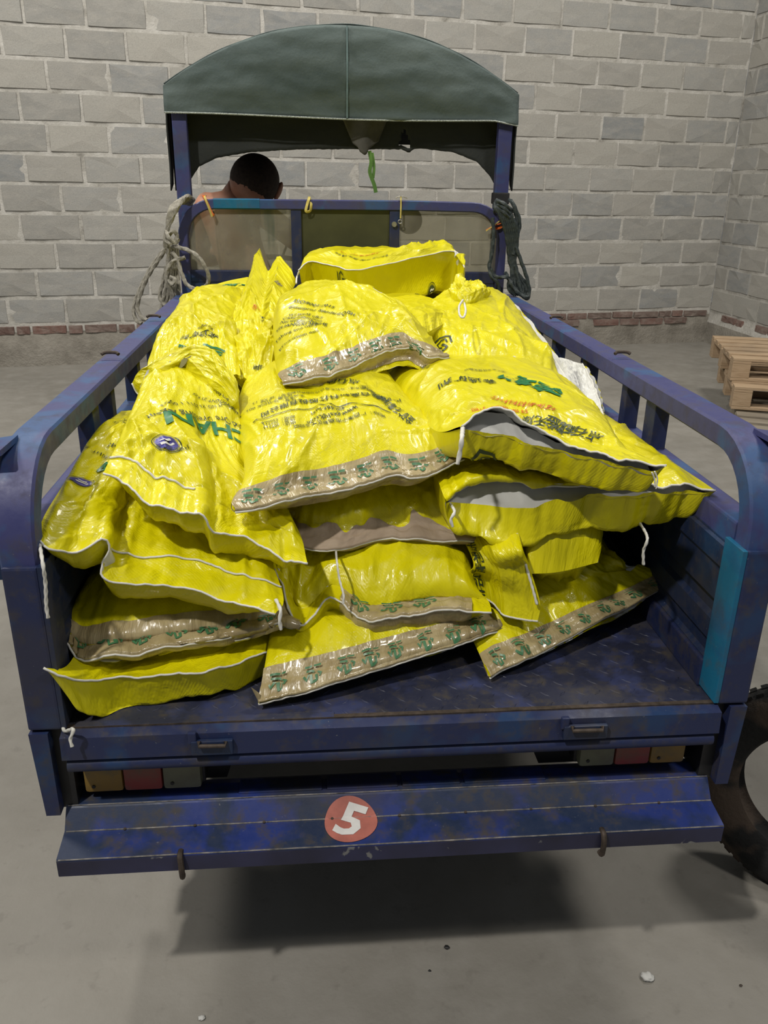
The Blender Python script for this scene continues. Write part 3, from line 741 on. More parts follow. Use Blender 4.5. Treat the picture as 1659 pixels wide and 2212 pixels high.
# ================================================================== SACKS
SACKS = {}
class Sack:
    def __init__(s, name, label, near, far, left=(), right=(), T=(.05, .07), vf=.10, rise=.30, frise=.25, nearB=None, open_len=.30, belly=0.0, riseB=.09, lip=.55,
                 seed=1, wrinkle=1.0, pleat=.006, bumps=(), nu=110, nv=130, n=3.2, nB=None, lean=(0, 0, 1), thread=True, group='yellow sacks heaped on the tricycle bed'):
        s.name = name
        U = np.linspace(0, 1, nu); U = .55*U+.45*(1-np.cos(np.pi*U))/2
        V = np.linspace(0, 1, nv); V = .6*V+.4*V**1.6
        N_ = resample(near, U); F_ = resample(far, U)
        L_ = resample([near[0]]+list(left)+[far[0]], V); R_ = resample([near[-1]]+list(right)+[far[-1]], V)
        UU, VV = np.meshgrid(U, V); u3 = UU[..., None]; v3 = VV[..., None]
        C = (1-v3)*N_[None]+v3*F_[None]+(1-u3)*L_[:, None]+u3*R_[:, None]-((1-u3)*(1-v3)*near[0]+u3*(1-v3)*near[-1]+(1-u3)*v3*far[0]+u3*v3*far[-1])
        s.Wm = float(np.linalg.norm(N_[-1]-N_[0])); s.Lm = float(np.linalg.norm((F_[nu//2])-(N_[nu//2])))
        s.Wm = max(s.Wm, .2); s.Lm = max(s.Lm, .2)
        sv_ = np.clip((VV-vf)/(1-vf), 0, 1)
        g = np.sin(np.pi/2*np.clip(sv_/rise, 0, 1))**.85*np.sin(np.pi/2*np.clip((1-VV)/frise, 0, 1))**.7
        h = (1-np.abs(2*UU-1)**n)**.55
        prof = g*h; hB = h if nB is None else (1-np.abs(2*UU-1)**nB)**.55
        X = UU*s.Wm; Yv = VV*s.Lm
        rr = random.Random(seed); lean = np.array(lean, float); lean /= np.linalg.norm(lean)
        def creases(k, amp, seedo, lmin=.05, lmax=.16):
            r2 = random.Random(seed*31+seedo); D = np.zeros_like(UU)
            for _ in range(k):
                cx_, cy_ = r2.uniform(0, s.Wm), r2.uniform(0, s.Lm)
                if r2.random() < .45: cy_ = r2.uniform(0, s.Lm*.35)
                a = r2.gauss(math.pi/2, .55) if r2.random() < .6 else r2.uniform(0, math.pi)
                ca, sa = math.cos(a), math.sin(a)
                bend = r2.uniform(-2.5, 2.5)
                al = (X-cx_)*ca+(Yv-cy_)*sa; ac = -(X-cx_)*sa+(Yv-cy_)*ca+bend*al**2
                ln = r2.uniform(lmin, lmax); wd = r2.uniform(.004, .012)
                D += r2.choice([1, 1, -.7])*amp*r2.uniform(.4, 1)*np.exp(-(al/ln)**2)*np.exp(-np.abs(ac)/wd)
            return D
        ridged = lambda fx, fy, sd: (.5-np.abs(noise2(X*fx+.8*noise2(X*4, Yv*4, sd+9), Yv*fy+.8*noise2(X*4, Yv*4, sd+7), sd)))
        em = np.clip(np.minimum(UU, 1-UU)/.05, 0, 1)*np.clip((1-VV)/.06, 0, 1)
        nearw = np.exp(-(VV/.16)**2)
        common = (pleat*1.6*noise2(UU*9, VV*1.5, seed)+pleat*1.0*(.5-np.abs(noise2(UU*16+VV*3, VV*2, seed+1)))+pleat*.5*noise2(UU*34, VV*4, seed+2))*np.clip(np.minimum(UU, 1-UU)/.06, .25, 1)
        top = creases(44, .0075, 1)+creases(110, .0042, 2, .015, .06)+.009*noise2(X*4, Yv*4, seed+20)+.0035*ridged(9, 7, seed+21)+.0026*ridged(24, 18, seed+22)+.0009*ridged(60, 50, seed+23)
        rad = .011*(.5-np.abs(noise2(UU*11, VV*1.3, seed+40)))*np.exp(-((VV-vf)/.16)**2)
        top = wrinkle*(top+rad)
        bot = wrinkle*(creases(26, .009, 5)+.010*noise2(X*5, Yv*5, seed+30)+.006*ridged(8, 6, seed+31)+.003*ridged(19, 15, seed+32)+.3*rad)
        for (bu, bv, amp, ru, rv_) in bumps:
            top += amp*np.exp(-((UU-bu)/ru)**2-((VV-bv)/rv_)**2)
        St = C+lean*(prof*T[0])[..., None]; gB = (lip*np.sin(np.pi/2*np.clip(VV/riseB, 0, 1))**.9+(1-lip)*sstep(riseB*.5, .55, VV))*np.sin(np.pi/2*np.clip((1-VV)/frise, 0, 1))**.7; gB = gB*(1+.28*noise2(UU*4.3, VV*2, seed+60)+.12*noise2(UU*11, VV*3, seed+61)); Sb = C-lean*(gB*hB*T[1])[..., None]
        if nearB is not None:
            NB = resample(nearB, U); fall = (1-sstep(0, open_len, VV))[..., None]
            Sb = Sb+(NB-N_)[None]*fall
        bw = np.sin(np.pi*np.clip(VV/.26, 0, 1))**1.2*hB*belly*sstep(0, riseB, VV)
        dirn = (N_[nu//2]-F_[nu//2]); dirn[2] = 0; dirn /= np.linalg.norm(dirn)
        Sb = Sb+dirn*bw[..., None]; St = St+dirn*(bw*.10)[..., None]
        th_ = prof*T[0]+gB*hB*T[1]; top = np.maximum(top, -.5*th_); bot = np.maximum(bot, -.4*th_)
        def norm(S):
            a = np.gradient(S, axis=1); b = np.gradient(S, axis=0); c = np.cross(a, b); return c/(np.linalg.norm(c, axis=-1, keepdims=True)+1e-12)
        nt, nb = norm(St), norm(Sb)
        wtop = nt; 
        ncm = nt*nearw[..., None]+nt*(1-nearw[..., None])
        St = St+nt*((1-.75*nearw)*em*np.clip(VV/.05, 0, 1)*top+nearw*common)[..., None]
        if nearB is None: Sb = Sb-nb*((1-nearw)*em*bot)[..., None]+nt*(nearw*common)[..., None]
        else: Sb = Sb-nb*((1-.5*nearw)*em*np.clip(VV/.03, 0, 1)*bot*1.3)[..., None]+nb*(nearw*common*.9)[..., None]
        fl = np.maximum(0, .0015-np.minimum(Sb[..., 2], 9)); Sb[..., 2] += fl
        St[..., 2] = np.maximum(St[..., 2], Sb[..., 2]*0+.003)
        s.St, s.Sb, s.U, s.V, s.nt, s.nb = St, Sb, U, V, norm(St), -norm(Sb)
        vv = np.concatenate([St.reshape(-1, 3), Sb.reshape(-1, 3)])
        ii = np.arange(nv-1)[:, None]*nu+np.arange(nu-1)[None]
        ft = np.stack([ii, ii+1, ii+nu+1, ii+nu], -1).reshape(-1, 4); o_ = nu*nv
        fb = np.stack([ii, ii+nu, ii+nu+1, ii+1], -1).reshape(-1, 4)+o_
        F = np.concatenate([ft, fb])
        me = bpy.data.meshes.new(name); me.vertices.add(len(vv)); me.vertices.foreach_set('co', vv.ravel())
        me.loops.add(F.size); me.loops.foreach_set('vertex_index', F.ravel())
        me.polygons.add(len(F)); me.polygons.foreach_set('loop_start', np.arange(0, F.size, 4)); me.polygons.foreach_set('loop_total', np.full(len(F), 4))
        me.polygons.foreach_set('use_smooth', np.ones(len(F), bool))
        uvl = me.uv_layers.new(name='UVMap'); uvv = np.concatenate([np.stack([X, Yv], -1).reshape(-1, 2), np.stack([X+3, Yv], -1).reshape(-1, 2)])
        uvl.data.foreach_set('uv', uvv[F.ravel()].ravel()); me.update(); me.validate()
        cen = vv.mean(0); cen[2] = vv[:, 2].min()
        me.transform(Matrix.Translation(-Vector(cen)))
        s.o = link('sack', me, SACK); s.o.location = cen; s.o['label'] = label; s.o['category'] = 'sack'; s.o['group'] = group
        s.seed = seed
        if thread: s.edge_thread()
    def child(s, name, vv, ff, mat, uv=None, smooth=True):
        c = np.array(s.o.location); me = npmesh(name, np.array(vv)-c, ff)
        if uv is not None:
            l_ = me.uv_layers.new(name='UVMap'); idx = np.empty(len(me.loops), int); me.loops.foreach_get('vertex_index', idx); l_.data.foreach_set('uv', np.array(uv)[idx].ravel())
        return link(name, me, mat, s.o, smooth)
    def samp(s, A, u, v):
        u = np.clip(np.asarray(u, float), 0, 1); v = np.clip(np.asarray(v, float), 0, 1)
        iu = np.interp(u, s.U, np.arange(len(s.U))); iv = np.interp(v, s.V, np.arange(len(s.V)))
        i0 = np.minimum(iu.astype(int), len(s.U)-2); j0 = np.minimum(iv.astype(int), len(s.V)-2); a = (iu-i0)[..., None]; b = (iv-j0)[..., None]
        return A[j0, i0]*(1-a)*(1-b)+A[j0, i0+1]*a*(1-b)+A[j0+1, i0]*(1-a)*b+A[j0+1, i0+1]*a*b
    def edge_thread(s, r=.0017, mat=None, us=(0, 1), which='t', name='mouth_edge'):
        u = np.linspace(us[0], us[1], 70); A = s.St if which == 't' else s.Sb
        p = s.samp(A, u, u*0); mb = MB().tube(p, r, 6); return s.child(name, mb.v, mb.f, mat or THREAD)
    def stitch(s, v=.07, us=(0.02, .98), r=.0016):
        u = np.linspace(us[0], us[1], 90); p = s.samp(s.St, u, u*0+v)+s.samp(s.nt, u, u*0+v)*.0015
        mb = MB().tube(p, r, 6); return s.child('stitching', mb.v, mb.f, THREAD)
    def tape(s, wd=.10, us=(0, 1), mat=None, marks=True, under=.05, top=True, torn=0.0):
        m, k = 14, 90
        uu = np.linspace(us[0], us[1], k); rows = []; uvs = []
        for j in range(m+1):
            q = j/m*wd
            qv = np.full(k, q)*(1+torn*noise2(uu*14, uu*0+j*.05, s.seed))
            ledge = .0042*(1-sstep(.42, .56, j/m+.08*noise2(uu*7, uu*0, s.seed+4)))
            rows.append(s.samp(s.St, uu, qv)+s.samp(s.nt, uu, qv)*(.0016+ledge[:, None]+.0012*noise2(uu*30, uu*0+j*.35, s.seed+8)[:, None]))
            uvs.append(np.stack([uu*s.Wm, np.full(k, q*s.Lm)], 1))
        brow = []
        for j in range(1, 6):
            q = j/5*under
            brow.append(s.samp(s.Sb, uu, uu*0+q)+s.samp(s.nb, uu, uu*0+q)*.0018)
        allr = brow[::-1]+rows; uvs = [uvs[0]-[0, .01*j] for j in range(5, 0, -1)]+uvs
        vv = np.vstack(allr); nr = len(allr)
        ff = [(i*k+j, i*k+j+1, (i+1)*k+j+1, (i+1)*k+j) for i in range(nr-1) for j in range(k-1)]
        o = s.child('tape_strip', vv, ff, mat or TAPE, np.vstack(uvs)); o['label'] = 'brown paper tape over the sewn mouth'
        if marks:
            V_, F_ = [], []
            du = .047/s.Wm; u0 = us[0]+du*.6
            rrr = random.Random(s.seed)
            while u0 < us[1]-du*.4:
                cm = wd*s.Lm*.48
                sc_ = min(.016, wd*s.Lm*.36)
                for pv, pf in RECYC:
                    b = len(V_)
                    x = pv[:, 0]*sc_; y = pv[:, 1]*sc_
                    U_ = u0+x/s.Wm; Q_ = (cm-y)/s.Lm
                    pp = s.samp(s.St, U_, Q_)+s.samp(s.nt, U_, Q_)*.0072
                    V_ += list(pp); F_ += [tuple(b+i for i in q) for q in pf]
                u0 += du*rrr.uniform(.9, 1.15)
            o2 = s.child('tape_print', V_, F_, TAPEINK); o2['kind'] = 'stuff'
        return o
    def locate(s, px, py, side='t'):
        """(u, v) of the sheet point seen at a pixel of the photograph, and the local frame"""
        A = s.St if side == 't' else s.Sb
        d = A-CAM; z = d @ FW; X_ = 829.5+FPX*(d @ RT)/z; Y_ = 1106-FPX*(d @ UPV)/z
        D = (X_-px)**2+(Y_-py)**2
        if side == 'b': D = D+1e6*(s.V > .22)[:, None]
        j, i = np.unravel_index(np.argmin(D), D.shape)
        return s.U[i], s.V[j]
    def frame(s, u, v, theta, side='t'):
        A = s.St if side == 't' else s.Sb; e = .07
        u0, u1, v0, v1 = max(0, u-e), min(1, u+e), max(0, v-e), min(1, v+e)
        Tu = (s.samp(A, np.array(u1), np.array(v))-s.samp(A, np.array(u0), np.array(v)))/(u1-u0)
        Tv = (s.samp(A, np.array(u), np.array(v1))-s.samp(A, np.array(u), np.array(v0)))/(v1-v0)
        p = s.samp(A, np.array(u), np.array(v))
        def pj(q): d = q-CAM; z = d @ FW; return np.array([FPX*(d @ RT)/z, FPX*(d @ UPV)/z])
        J = np.stack([(pj(p+Tu*.02)-pj(p))/.02, (pj(p+Tv*.02)-pj(p))/.02], 1)
        duv = np.linalg.solve(J, np.array([math.cos(R(theta)), math.sin(R(theta))]))
        ex = Tu*duv[0]+Tv*duv[1]; ex /= np.linalg.norm(ex)
        n_ = np.cross(Tu, Tv); n_ /= np.linalg.norm(n_)
        if n_ @ (CAM-p) < 0: n_ = -n_
        ey = np.cross(n_, ex)
        G = np.stack([Tu, Tv], 1); Pi = np.linalg.pinv(G)
        return Pi @ ex, Pi @ ey
    def lay(s, x, y, px, py, theta, side, off):
        u, v = s.locate(px, py, side); a, b = s.frame(u, v, theta, side)
        U_ = u+x*a[0]+y*b[0]; V_ = v+x*a[1]+y*b[1]
        keep = (U_ > .004) & (U_ < .996) & (V_ > .002) & (V_ < .996)
        A, Nn = (s.St, s.nt) if side == 't' else (s.Sb, s.nb)
        pp = s.samp(A, U_, V_); nn = s.samp(Nn, U_, V_)
        return pp+nn*off, keep
    def text(s, body, px, py, size, ang=180, mat=None, bold=.004, sx=1.0, off=.0020, name='lettering', side='t'):
        tv_, tf_ = text_mesh(body, size, bold, .012)
        p, keep = s.lay(tv_[:, 0]*sx, tv_[:, 1], px, py, ang, side, off)
        ff = [q for q in tf_ if keep[list(q)].all()]
        if not ff: return None
        return s.child(name, p, ff, mat or INK)
    def poly(s, loops, px, py, size, ang, mat, name='emblem', side='t', off=.002):
        V_, F_ = [], []
        for pv, pf in loops:
            b = len(V_); p, keep = s.lay(pv[:, 0]*size, pv[:, 1]*size, px, py, ang, side, off)
            V_ += list(p); F_ += [tuple(b+i for i in q) for q in pf if keep[list(q)].all()]
        return s.child(name, V_, F_, mat)
    def lining(s, lipz=-.004, depth=.09, dz=-.014, us=(0.02, .98), lift=.0):
        """pale inner film seen in the open mouth, running back from the lower lip under the upper sheet"""
        uu = np.linspace(us[0], us[1], 60); rows = []
        lipB = s.samp(s.Sb, uu, uu*0); lipT = s.samp(s.St, uu, uu*0); inn = s.samp(s.St, uu, uu*0+.12)
        for k in range(10):
            t = k/9; tgt = lipT+(inn-lipT)*.5; tgt = tgt+np.array([0, 0, dz])
            p = lipB+(tgt-lipB)*t; p[:, 2] += lipz*(1-t)-.010*math.sin(math.pi*t)+.002*np.sin(uu*40+t*3)
            rows.append(p)
        k_ = len(uu); ff = [(i*k_+j, i*k_+j+1, (i+1)*k_+j+1, (i+1)*k_+j) for i in range(9) for j in range(k_-1)]
        return s.child('inner_lining', np.vstack(rows), ff, LINING)
    def string(s, pts, r=.0024, name='loose_thread'):
        mb = MB().tube(pts, r, 9, strands=2, sub=14); return s.child(name, mb.v, mb.f, THREAD)
def band(pts, wd, closed=False, sub=3):
    """flat band along a polyline -> (verts2d, quads)"""
    p = np.array(pts, float)
    if closed: p = np.vstack([p, p[:1]])
    q = []
    for a, b in zip(p[:-1], p[1:]):
        for t in np.arange(sub)/sub: q.append(a+(b-a)*t)
    q.append(p[-1]); q = np.array(q)
    t = np.gradient(q, axis=0); t /= np.linalg.norm(t, axis=1)[:, None]+1e-9; nrm = np.stack([-t[:, 1], t[:, 0]], 1)
    v = np.vstack([q-nrm*wd/2, q+nrm*wd/2]); k = len(q)
    return v, [(i, i+1, k+i+1, k+i) for i in range(k-1)]
RECYC = [band([(-.15, .05), (0, .85), (.45, .65), (.35, .15)], .24), band([(-.9, .1), (-.55, .55), (-.35, .0)], .20), band([(-.7, -.35), (-.1, -.3), (.15, -.15)], .20),
         band([(.45, -.1), (.85, .1), (.7, .4)], .18), band([(-.9, -.75), (-.1, -.72)], .22), band([(.05, -.75), (.75, -.7)], .20)]
hx = [(math.cos(R(60*k+90)), math.sin(R(60*k+90))*.95) for k in range(6)]
LOGO = [band([hx[0], hx[1], hx[2], hx[3], hx[4], (.86, -.05), (.1, -.05)], .20), band([(.86, .50), (.0, 1.0)], .2), band([(.42, .32), (0, .52), (-.42, .28), (-.42, -.25), (0, -.5)], .16), band([(.0, -.5), (.42, -.30)], .16)]
def ring(r0, r1, n=40, ex=1.0):
    a = np.linspace(0, 2*np.pi, n, endpoint=False); v = np.vstack([np.stack([np.cos(a)*r0*ex, np.sin(a)*r0], 1), np.stack([np.cos(a)*r1*ex, np.sin(a)*r1], 1)])
    return v, [(i, (i+1) % n, n+(i+1) % n, n+i) for i in range(n)]
def disc(r, n=32, m=5, ex=1.0):
    a = np.linspace(0, 2*np.pi, n, endpoint=False); v = np.vstack([np.stack([np.cos(a)*r*ex*k/m, np.sin(a)*r*k/m], 1) for k in range(1, m+1)])
    return v, [(j*n+i, j*n+(i+1) % n, (j+1)*n+(i+1) % n, (j+1)*n+i) for j in range(m-1) for i in range(n)]+[tuple(range(n))]

def S(*a, **k):
    s = Sack(*a, **k); return s
# --- bottom layer on the bed
s1 = S('a', 'lowest yellow sack at the left rear corner, white-edged mouth, string over the bed edge',
       [PY(94, 1443, -.016), PY(112, 1453, -.014), PY(132, 1462, -.010), P(190, 1471, .072), P(250, 1465, .06), P(350, 1460, .06), P(455, 1452, .06), P(592, 1405, .045)],
       [W(-.47, .75, .07), W(-.2, .75, .07)], left=[W(-.482, .02, .095), W(-.482, .12, .085), W(-.48, .3, .07)], right=[W(-.19, .35, .06)], T=(.03, .058), vf=.10, belly=.03, riseB=.05, lip=.9, nB=14, seed=1, pleat=.004)
s1.string([P(140, 1535, .02), P(150, 1550, .004)+W(0, -.03, 0), PY(158, 1575, -.028), PY(152, 1597, -.03), PY(156, 1613, -.032)])
s8 = S('b', 'yellow sack flat on the bed at bottom centre, long taped mouth with green print',
       [P(558, 1522, .012), P(630, 1506, .018), P(700, 1487, .026), P(850, 1437, .04), P(970, 1402, .048), P(1085, 1362, .055)],
       [W(-.17, .8, .08), W(.17, .8, .08)], left=[P(578, 1400, .055), W(-.19, .4, .07)], right=[P(1060, 1300, .07)], T=(.045, .05), vf=.06, belly=.055, seed=2, pleat=.005, rise=.3)
s8.tape(.075)
s8.child('tape_curl', *(lambda a: (a, [(0, 1, 2), (0, 2, 3)]))([P(542, 1484, .035), P(550, 1500, .02), P(562, 1523, .012), P(560, 1497, .03)]), TAPE)
s9 = S('c', 'yellow sack on the bed at bottom right, taped mouth rising toward the right panel',
       [P(1058, 1466, .008), P(1085, 1448, .014), P(1120, 1435, .02), P(1200, 1395, .03), P(1290, 1345, .042), P(1370, 1305, .05), P(1430, 1272, .062), P(1477, 1246, .075)],
       [W(.12, .62, .10), W(.465, .66, .10)], left=[P(1035, 1412, .03), W(.12, .3, .06)], right=[P(1392, 1226, .09), P(1330, 1210, .10)], T=(.035, .05), vf=.07, belly=.04, seed=3, pleat=.006)
s9.tape(.085)
# --- second layer
s2 = S('d', 'yellow sack second from the bottom at left, wrinkled green-printed tape along its mouth',
       [P(140, 1385, .105), P(165, 1418, .092), P(205, 1428, .088), P(330, 1406, .09), P(450, 1386, .09), P(560, 1360, .092), P(610, 1345, .095), P(652, 1352, .09)],
       [W(-.46, .8, .12), W(-.16, .8, .12)], left=[P(145, 1355, .108), P(165, 1300, .118)], right=[P(645, 1310, .095)], T=(.07, .035), vf=.06, lip=.9, belly=.015, seed=4, pleat=.006)
s2.tape(.095, us=(.02, 1))
yA, yB = P(1025, 1285, .10)[1], P(1162, 1342, .082)[1]
s11 = S('e', 'yellow sack end with vertical dark characters, wedged between the centre and right sacks',
        [P(1025, 1285, .10), P(1062, 1300, .095), P(1090, 1328, .085), P(1130, 1338, .082), P(1162, 1342, .082)],
        [W(.08, .75, .2), W(.30, .75, .2)], left=[PY(1014, 1240, yA+.012), PY(1008, 1180, yA+.035)], right=[PY(1166, 1300, yB+.01), PY(1142, 1220, yB+.03), PY(1120, 1150, yB+.05)], T=(.015, .05), vf=.05, rise=.2, seed=5, pleat=.003, wrinkle=.4, lean=(0, -1, .25), belly=0)
s11.string([PY(1116, 1152, yB+.045), PY(1128, 1195, yB+.032), PY(1136, 1222, yB+.022), PY(1148, 1262, yB+.012), PY(1160, 1306, yB)], r=.0022)
s10 = S('f', 'plump smooth yellow sack end in shade below the lower gaping mouth',
        [P(1140, 1240, .155), P(1210, 1235, .155), P(1292, 1215, .16)], [W(.24, .85, .18), W(.47, .85, .18)],
        left=[P(1135, 1175, .19), P(1120, 1100, .21)], right=[P(1300, 1170, .185), P(1290, 1110, .2)], T=(.06, .16), vf=.0, rise=.14, belly=.03, riseB=.35, lip=.95, seed=6, wrinkle=.3, pleat=0, thread=False)
s7 = S('g', 'yellow sack in the lower centre with folded corner flap and bent tape strip',
       [P(592, 1230, .145), P(618, 1300, .115), P(650, 1356, .088), P(690, 1318, .110), P(722, 1296, .122), P(795, 1345, .098), P(870, 1333, .102), P(950, 1320, .108), P(1062, 1324, .102)],
       [W(-.17, .62, .15), W(.2, .62, .15)], left=[P(592, 1205, .148)], right=[P(1056, 1300, .100), P(1020, 1235, .13)], T=(.055, .045), vf=.1, lip=.9, belly=.02, seed=7, pleat=.006)
s7.tape(.10, us=(.44, .93))
# --- third layer
s6 = S('h', 'yellow sack with plain crumpled brown paper along its mouth, below the large printed sack',
       [P(598, 1166, .192), P(650, 1185, .186), P(730, 1190, .184), P(830, 1166, .19), P(960, 1170, .19), P(1045, 1170, .19), P(1115, 1146, .205)],
       [W(-.12, .78, .26), W(.18, .78, .26)], left=[P(632, 1120, .215), P(650, 1060, .24)], right=[P(1085, 1120, .215), P(1010, 1050, .245)], T=(.035, .05), vf=.08, belly=.03, seed=8, pleat=.005)
s6.string([P(726, 1192, .184), PY(728, 1215, .15), PY(733, 1250, .135), PY(742, 1285, .12), PY(741, 1305, .115)], r=.0018)
s6.tape(.085, mat=PAPER, marks=False, torn=.8)
s3 = S('i', 'large leftmost yellow sack, sagging white-threaded flap and a small blue oval emblem',
       [P(80, 1160, .288), P(98, 1188, .278), P(150, 1195, .262), P(190, 1184, .264), P(222, 1168, .266), P(228, 1190, .25), P(212, 1225, .228), P(225, 1256, .208), P(300, 1266, .195), P(400, 1272, .184), P(500, 1302, .170), P(560, 1322, .16), P(594, 1328, .155)],
       [P(262, 888, .345), P(380, 880, .33), P(500, 900, .31)], left=[P(98, 1110, .298), P(150, 1025, .315), P(205, 935, .34)], right=[P(612, 1290, .165), P(575, 1180, .20), P(540, 1060, .24)],
       T=(.012, .10), vf=.20, rise=.4, belly=.0, seed=9, wrinkle=1.3, pleat=.006, bumps=((.14, .12, .018, .08, .10), (.30, .16, -.016, .07, .10), (.62, .14, .01, .1, .06)))
s3.stitch(.105, us=(.36, 1), r=.0018)
s3.string([P(84, 1165, .287), PY(92, 1215, -.012), PY(98, 1260, -.012), PY(100, 1310, -.012), PY(104, 1335, -.012)])
s3.string([P(596, 1295, .17), PY(606, 1318, .045), PY(604, 1340, .04), PY(607, 1360, .04)], r=.0026)
s12 = S('j', 'lower of two gaping yellow sacks at right, its lip reaching the right rail',
        [P(966, 1080, .275), P(1000, 1050, .285), P(1040, 1034, .295), P(1100, 1035, .295), P(1150, 1048, .29), P(1200, 1050, .29), P(1300, 1052, .29), P(1400, 1050, .292), P(1500, 1058, .298), P(1546, 1060, .302)],
        [W(.10, .85, .30), W(.46, .85, .30)], left=[P(950, 1050, .29)], right=[P(1440, 990, .30)], T=(.03, .11), vf=.15, rise=.35, belly=.012, riseB=.06, lip=.58, nB=16,
        nearB=[P(966, 1084, .270), P(1030, 1090, .262), P(1100, 1098, .26), P(1158, 1096, .262), P(1200, 1080, .275), P(1235, 1082, .272), P(1290, 1066, .285), P(1330, 1074, .28), P(1420, 1066, .288), P(1500, 1066, .292), P(1548, 1062, .300)],
        open_len=.22, seed=10, pleat=.010, wrinkle=1.1)
s12.string([PY(972, 1088, .20), PY(982, 1105, .13), PY(974, 1122, .12), PY(978, 1138, .118)], r=.0024)
q = s12.samp(s12.Sb, np.array(.965), np.array(.05)); yq_ = q[1]-.004
s12.string([q+W(-.04, .01, .0), q+W(0, 0, .002), PY(1512, 1135, yq_), PY(1508, 1165, yq_), PY(1498, 1205, yq_), PY(1492, 1243, yq_)], r=.0026)
q = s12.samp(s12.Sb, np.array(.78), np.array(.08))
s12.string([q, PY(1398, 1160, .09), PY(1390, 1190, .085), PY(1390, 1220, .085)], r=.0022)
s4 = S('k', 'yellow sack with green letters above a blue oval emblem, slack flap crossing to the centre',
       [P(222, 1024, .345), P(262, 1042, .332), P(318, 1086, .31), P(380, 1106, .298), P(432, 1118, .29), P(455, 1152, .262), P(510, 1160, .250), P(562, 1178, .240), P(612, 1208, .225), P(664, 1220, .215)],
       [P(318, 825, .40), P(400, 800, .41), P(505, 840, .40)], left=[P(250, 965, .36), P(290, 880, .385)], right=[P(640, 1140, .23), P(555, 1060, .265), P(528, 940, .33)],
       T=(.040, .09), vf=.16, rise=.35, seed=11, pleat=.007, wrinkle=1.0)
s4.stitch(.13, us=(.0, .42), r=.0020)
s5 = S('l', 'large central yellow sack with dense dark company print and a taped mouth',
       [P(508, 1108, .288), P(565, 1100, .288), P(640, 1078, .290), P(700, 1070, .286), P(760, 1056, .294), P(850, 1028, .308), P(910, 1034, .306), P(1003, 992, .325)],
       [P(560, 800, .37), P(690, 785, .38), P(800, 800, .37)], left=[P(502, 1088, .292), P(528, 1020, .315), P(512, 900, .345), P(530, 835, .36)], right=[P(985, 975, .33), P(905, 900, .35), P(850, 840, .365)],
       T=(.055, .055), vf=.035, rise=.35, belly=.02, seed=12, pleat=.004, wrinkle=1.0)
s5.tape(.085)
s5.string([P(1000, 920, .395), PY(998, 945, .115), PY(994, 975, .11), PY(988, 1003, .108)], r=.0034)
s13 = S('m', 'upper of two gaping yellow sacks at right, big green upside-down characters',
        [P(998, 922, .40), P(1035, 902, .412), P(1076, 884, .425), P(1130, 912, .41), P(1200, 952, .388), P(1290, 982, .378), P(1360, 1002, .372), P(1440, 1006, .374)],
        [P(835, 800, .385), P(960, 775, .40), P(1100, 780, .40), P(1215, 815, .385)], left=[P(940, 930, .365), P(880, 870, .365), P(835, 820, .375)], right=[P(1390, 985, .365), P(1345, 962, .36), P(1290, 890, .365)],
        T=(.040, .07), vf=.22, rise=.35, belly=.01, riseB=.06, lip=.65, nB=14,
        nearB=[P(998, 926, .395), P(1045, 938, .388), P(1095, 942, .386), P(1150, 962, .378), P(1210, 975, .372), P(1280, 990, .37), P(1340, 1006, .366), P(1400, 1019, .362), P(1440, 1007, .375)],
        open_len=.20, seed=13, pleat=.006, bumps=((.62, .30, .007, .07, .12),), wrinkle=.8)
s13.string([PY(1408, 1020, .05), PY(1414, 1035, .05), PY(1415, 1052, .05)], r=.0012)
s13.string([PY(1414, 1018, .05), PY(1420, 1035, .05), PY(1417, 1056, .05)], r=.0012)
s12.lining(us=(.02, .97), dz=-.004); s13.lining(us=(.04, .96), dz=-.002)
# --- left back
s22 = S('n', 'rolled yellow sack end with a white tag near the left rail',
        [P(285, 828, .395), P(302, 853, .375), P(345, 848, .385), P(382, 818, .40), P(430, 838, .393), P(496, 880, .375)],
        [P(330, 792, .425), P(400, 768, .44), P(470, 776, .44), P(518, 845, .40)], left=[P(300, 805, .415)], right=[P(512, 868, .385)], T=(.022, .03), vf=.0, rise=.3, seed=14, pleat=.002, wrinkle=.6)
s19 = S('o', 'yellow sack beside the left rail with bold green characters upside down',
        [P(320, 812, .385), P(380, 805, .39), P(450, 808, .395), P(520, 812, .395)], [P(405, 650, .465), P(470, 630, .475), P(545, 640, .475)],
        left=[P(322, 775, .41), P(352, 715, .44)], right=[P(515, 770, .41), P(505, 700, .45)], T=(.035, .07), vf=.05, rise=.3, seed=15, thread=False)
s21 = S('p', 'slumped yellow sack in the gap left of the uppermost printed sack',
        [P(500, 815, .385), P(550, 820, .385), P(605, 815, .385)], [P(520, 690, .45), P(600, 660, .465)], left=[P(508, 740, .42)], right=[P(600, 730, .43)], T=(.025, .06), vf=.05, seed=16, thread=False, wrinkle=1.2)
s20 = S('q', 'rear left yellow sack with two pointed corners standing up against the headboard',
        [P(480, 740, .43), P(540, 745, .43), P(600, 735, .43)],
        [P(400, 640, .47), P(480, 614, .488), P(540, 600, .50), P(552, 600, .50), P(560, 541, .55), P(563, 541, .55), P(582, 588, .518), P(603, 556, .545), P(607, 556, .545), P(642, 606, .50)],
        left=[P(440, 690, .455), P(405, 655, .465)], right=[P(602, 690, .455), P(625, 640, .485)], T=(.012, .06), vf=.03, rise=.3, frise=.8, seed=17, thread=False, wrinkle=.9)
